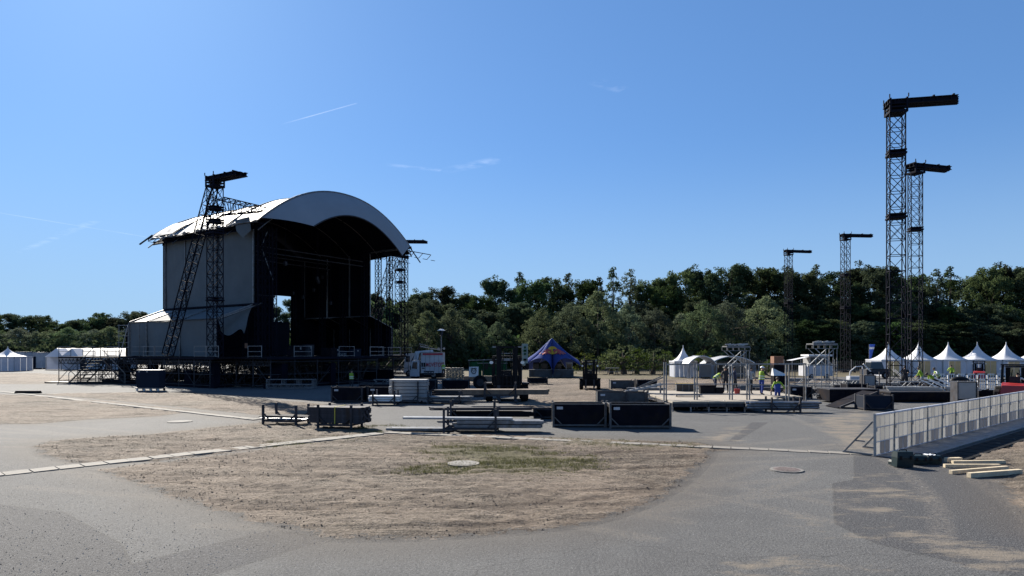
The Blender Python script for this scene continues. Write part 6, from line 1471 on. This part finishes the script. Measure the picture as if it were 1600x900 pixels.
# far fence
FN = thing("wire_fence", "dark mesh fence with pale posts in front of the wood", "fence", (0, 98, 0))
MF = MB()
for k in range(11): MF.bar((0, 0, .15+k*.17), (2.5, 0, .15+k*.17), .035)
for k in range(8): MF.bar((k*.31, 0, .1), (k*.31, 0, 1.9), .03)
MF = MF.mesh("mesh_panel", M['steeld']); PS = MB().bar((0, -.04, 0), (0, -.04, 2.1), .08).mesh("post", M['steel'])
for i in range(26): put("mesh_panel", MF, FN, (X(936, 98)+i*2.5, 0, 0)); put("post", PS, FN, (X(936, 98)+i*2.5, 0, 0))
t = thing("picnic_table", "small pale picnic table standing in the field before the fence", "table", (X(957, 92), 92, 0)); MB().bx(-.9, .9, -.35, .35, .95, 1.02).build("top", M['steel'], t)
for a in (-.6, .6): MB().bar((a-.2, 0, 0), (a+.1, 0, .95), .07).bar((a+.2, 0, 0), (a-.1, 0, .95), .07).build("leg", M['steeld'], t)
MB().bx(-.9, .9, -.8, -.55, .45, .5).build("bench", M['steel'], t)
# stage gear
def on_stage(s, t_, z=DZ):
    c, s_ = math.cos(-math.radians(33.53)), math.sin(-math.radians(33.53)); return (-25.8+s*c-t_*s_, 66+s*s_+t_*c, z)
for s, t_, w, h, c, lb in ((5.2, 1.0, 1.2, 1.1, 'crate', "dark flight case on the stage deck, left wing"), (5.5, 5.2, 1.6, .9, 'crate', "low flight case on the stage deck near the slot"), (4.0, 3.4, .8, 1.2, 'steeld', "grey case on the stage deck between two dark ones"), (6.2, 7.6, .9, .8, 'navy', "blue black case on the stage deck left of the sign")):
    k = thing("stage_case", lb, "case", on_stage(s, t_), -math.radians(33.53)); MB().bx(-w/2, w/2, -w/2, w/2, .02, h*.75).build("body", M[c], k); MB().bx(-w/2-.01, w/2+.01, -w/2-.01, w/2+.01, h*.75+.01, h).build("lid", M[c], k); MB().bx(w/2+.012, w/2+.03, -.08, .08, h*.65, h*.85).build("latch", M['steel'], k)
k = thing("stage_sign", "dark sign with pale letters FIXSL hanging on the stage front rail", "sign", (X(525, 67), 66.8, Z(560, 67)), 0.05)
MB().bx(0, 1.15, 0, .04, 0, .78).build("board", M['navy'], k); text_mesh("FIXSL", .42, M['cab'], "lettering", k, (.2, -.012, .22), (PI/2, 0, 0))
k = thing("orange_sign", "small orange notice on the dark wing of the stage behind the torn tarp", "sign", on_stage(.4, -1.2, Z(541, 66)), -math.radians(33.53)+PI/2)
MB().bx(-.16, .16, -.02, .02, -.2, .3).build("board", M['orange'], k)
# contrails
def ribbon(name, label, p0, p1, w, alpha, alt=1500.0, wob=0.0, seed=0):
    m, nt, p = new_mat(name); T = NT(nt); uv = T.n("TexCoord").outputs["Generated"]; oc = T.n("TexCoord").outputs["Object"]
    sp = T.n("SeparateXYZ"); T.set(sp.inputs[0], T.n("Attribute", attribute_name="uvw").outputs["Vector"])
    a = T.math('MULTIPLY', T.ramp(sp.outputs[0], 0, .35), T.ramp(T.math('ABSOLUTE', T.math('SUBTRACT', sp.outputs[1], .5)), .5, .05))
    a = T.math('MULTIPLY', a, T.math('MULTIPLY', T.ramp(sp.outputs[0], 1.0, .97), alpha))
    a = T.math('MULTIPLY', a, T.ramp(T.noise(oc, .004, 4, .6), .2 if not wob else .42, .6))
    tr = T.n("BsdfTransparent"); tl = T.n("BsdfTranslucent"); tl.inputs[0].default_value = (1, 1, 1, 1)
    mx = T.n("MixShader"); T.set(mx.inputs[0], a); nt.links.new(tr.outputs[0], mx.inputs[1]); nt.links.new(tl.outputs[0], mx.inputs[2]); nt.links.new(mx.outputs[0], nt.nodes["Material Output"].inputs[0])
    def P3(px, py): e = (HZ-py)/F; d = alt/e; return Vector((X(px, d), d, alt))
    A_, B_ = P3(*p0), P3(*p1); n = Vector((-(B_-A_).y, (B_-A_).x, 0)).normalized(); q = MB()
    N_ = 24; uvw = []
    for i in range(N_+1):
        for j in range(5): q.v.append(tuple(A_+(B_-A_)*(i/N_)+n*((j/4-.5)*w)+Vector((0, 0, 0)))); uvw.append((i/N_, j/4, 0))
    for i in range(N_):
        for j in range(4): b = i*5+j; q.f.append((b, b+1, b+6, b+5))
    o = q.build(name, m); at_ = o.data.attributes.new("uvw", 'FLOAT_VECTOR', 'POINT'); at_.data.foreach_set("vector", [c for v in uvw for c in v])
    tag(o, kind="structure"); return o
ribbon("contrail", "", (438, 194), (559, 160), 18, .12)
ribbon("contrail", "", (-120, 312), (237, 371), 45, .06, alt=900)
ribbon("wisp_cloud", "", (600, 256), (690, 266), 120, .07, wob=1)
ribbon("wisp_cloud", "", (690, 268), (800, 244), 200, .07, wob=1)
ribbon("wisp_cloud", "", (20, 398), (150, 344), 160, .04, wob=1)
ribbon("wisp_cloud", "", (925, 125), (975, 140), 120, .07, wob=1)
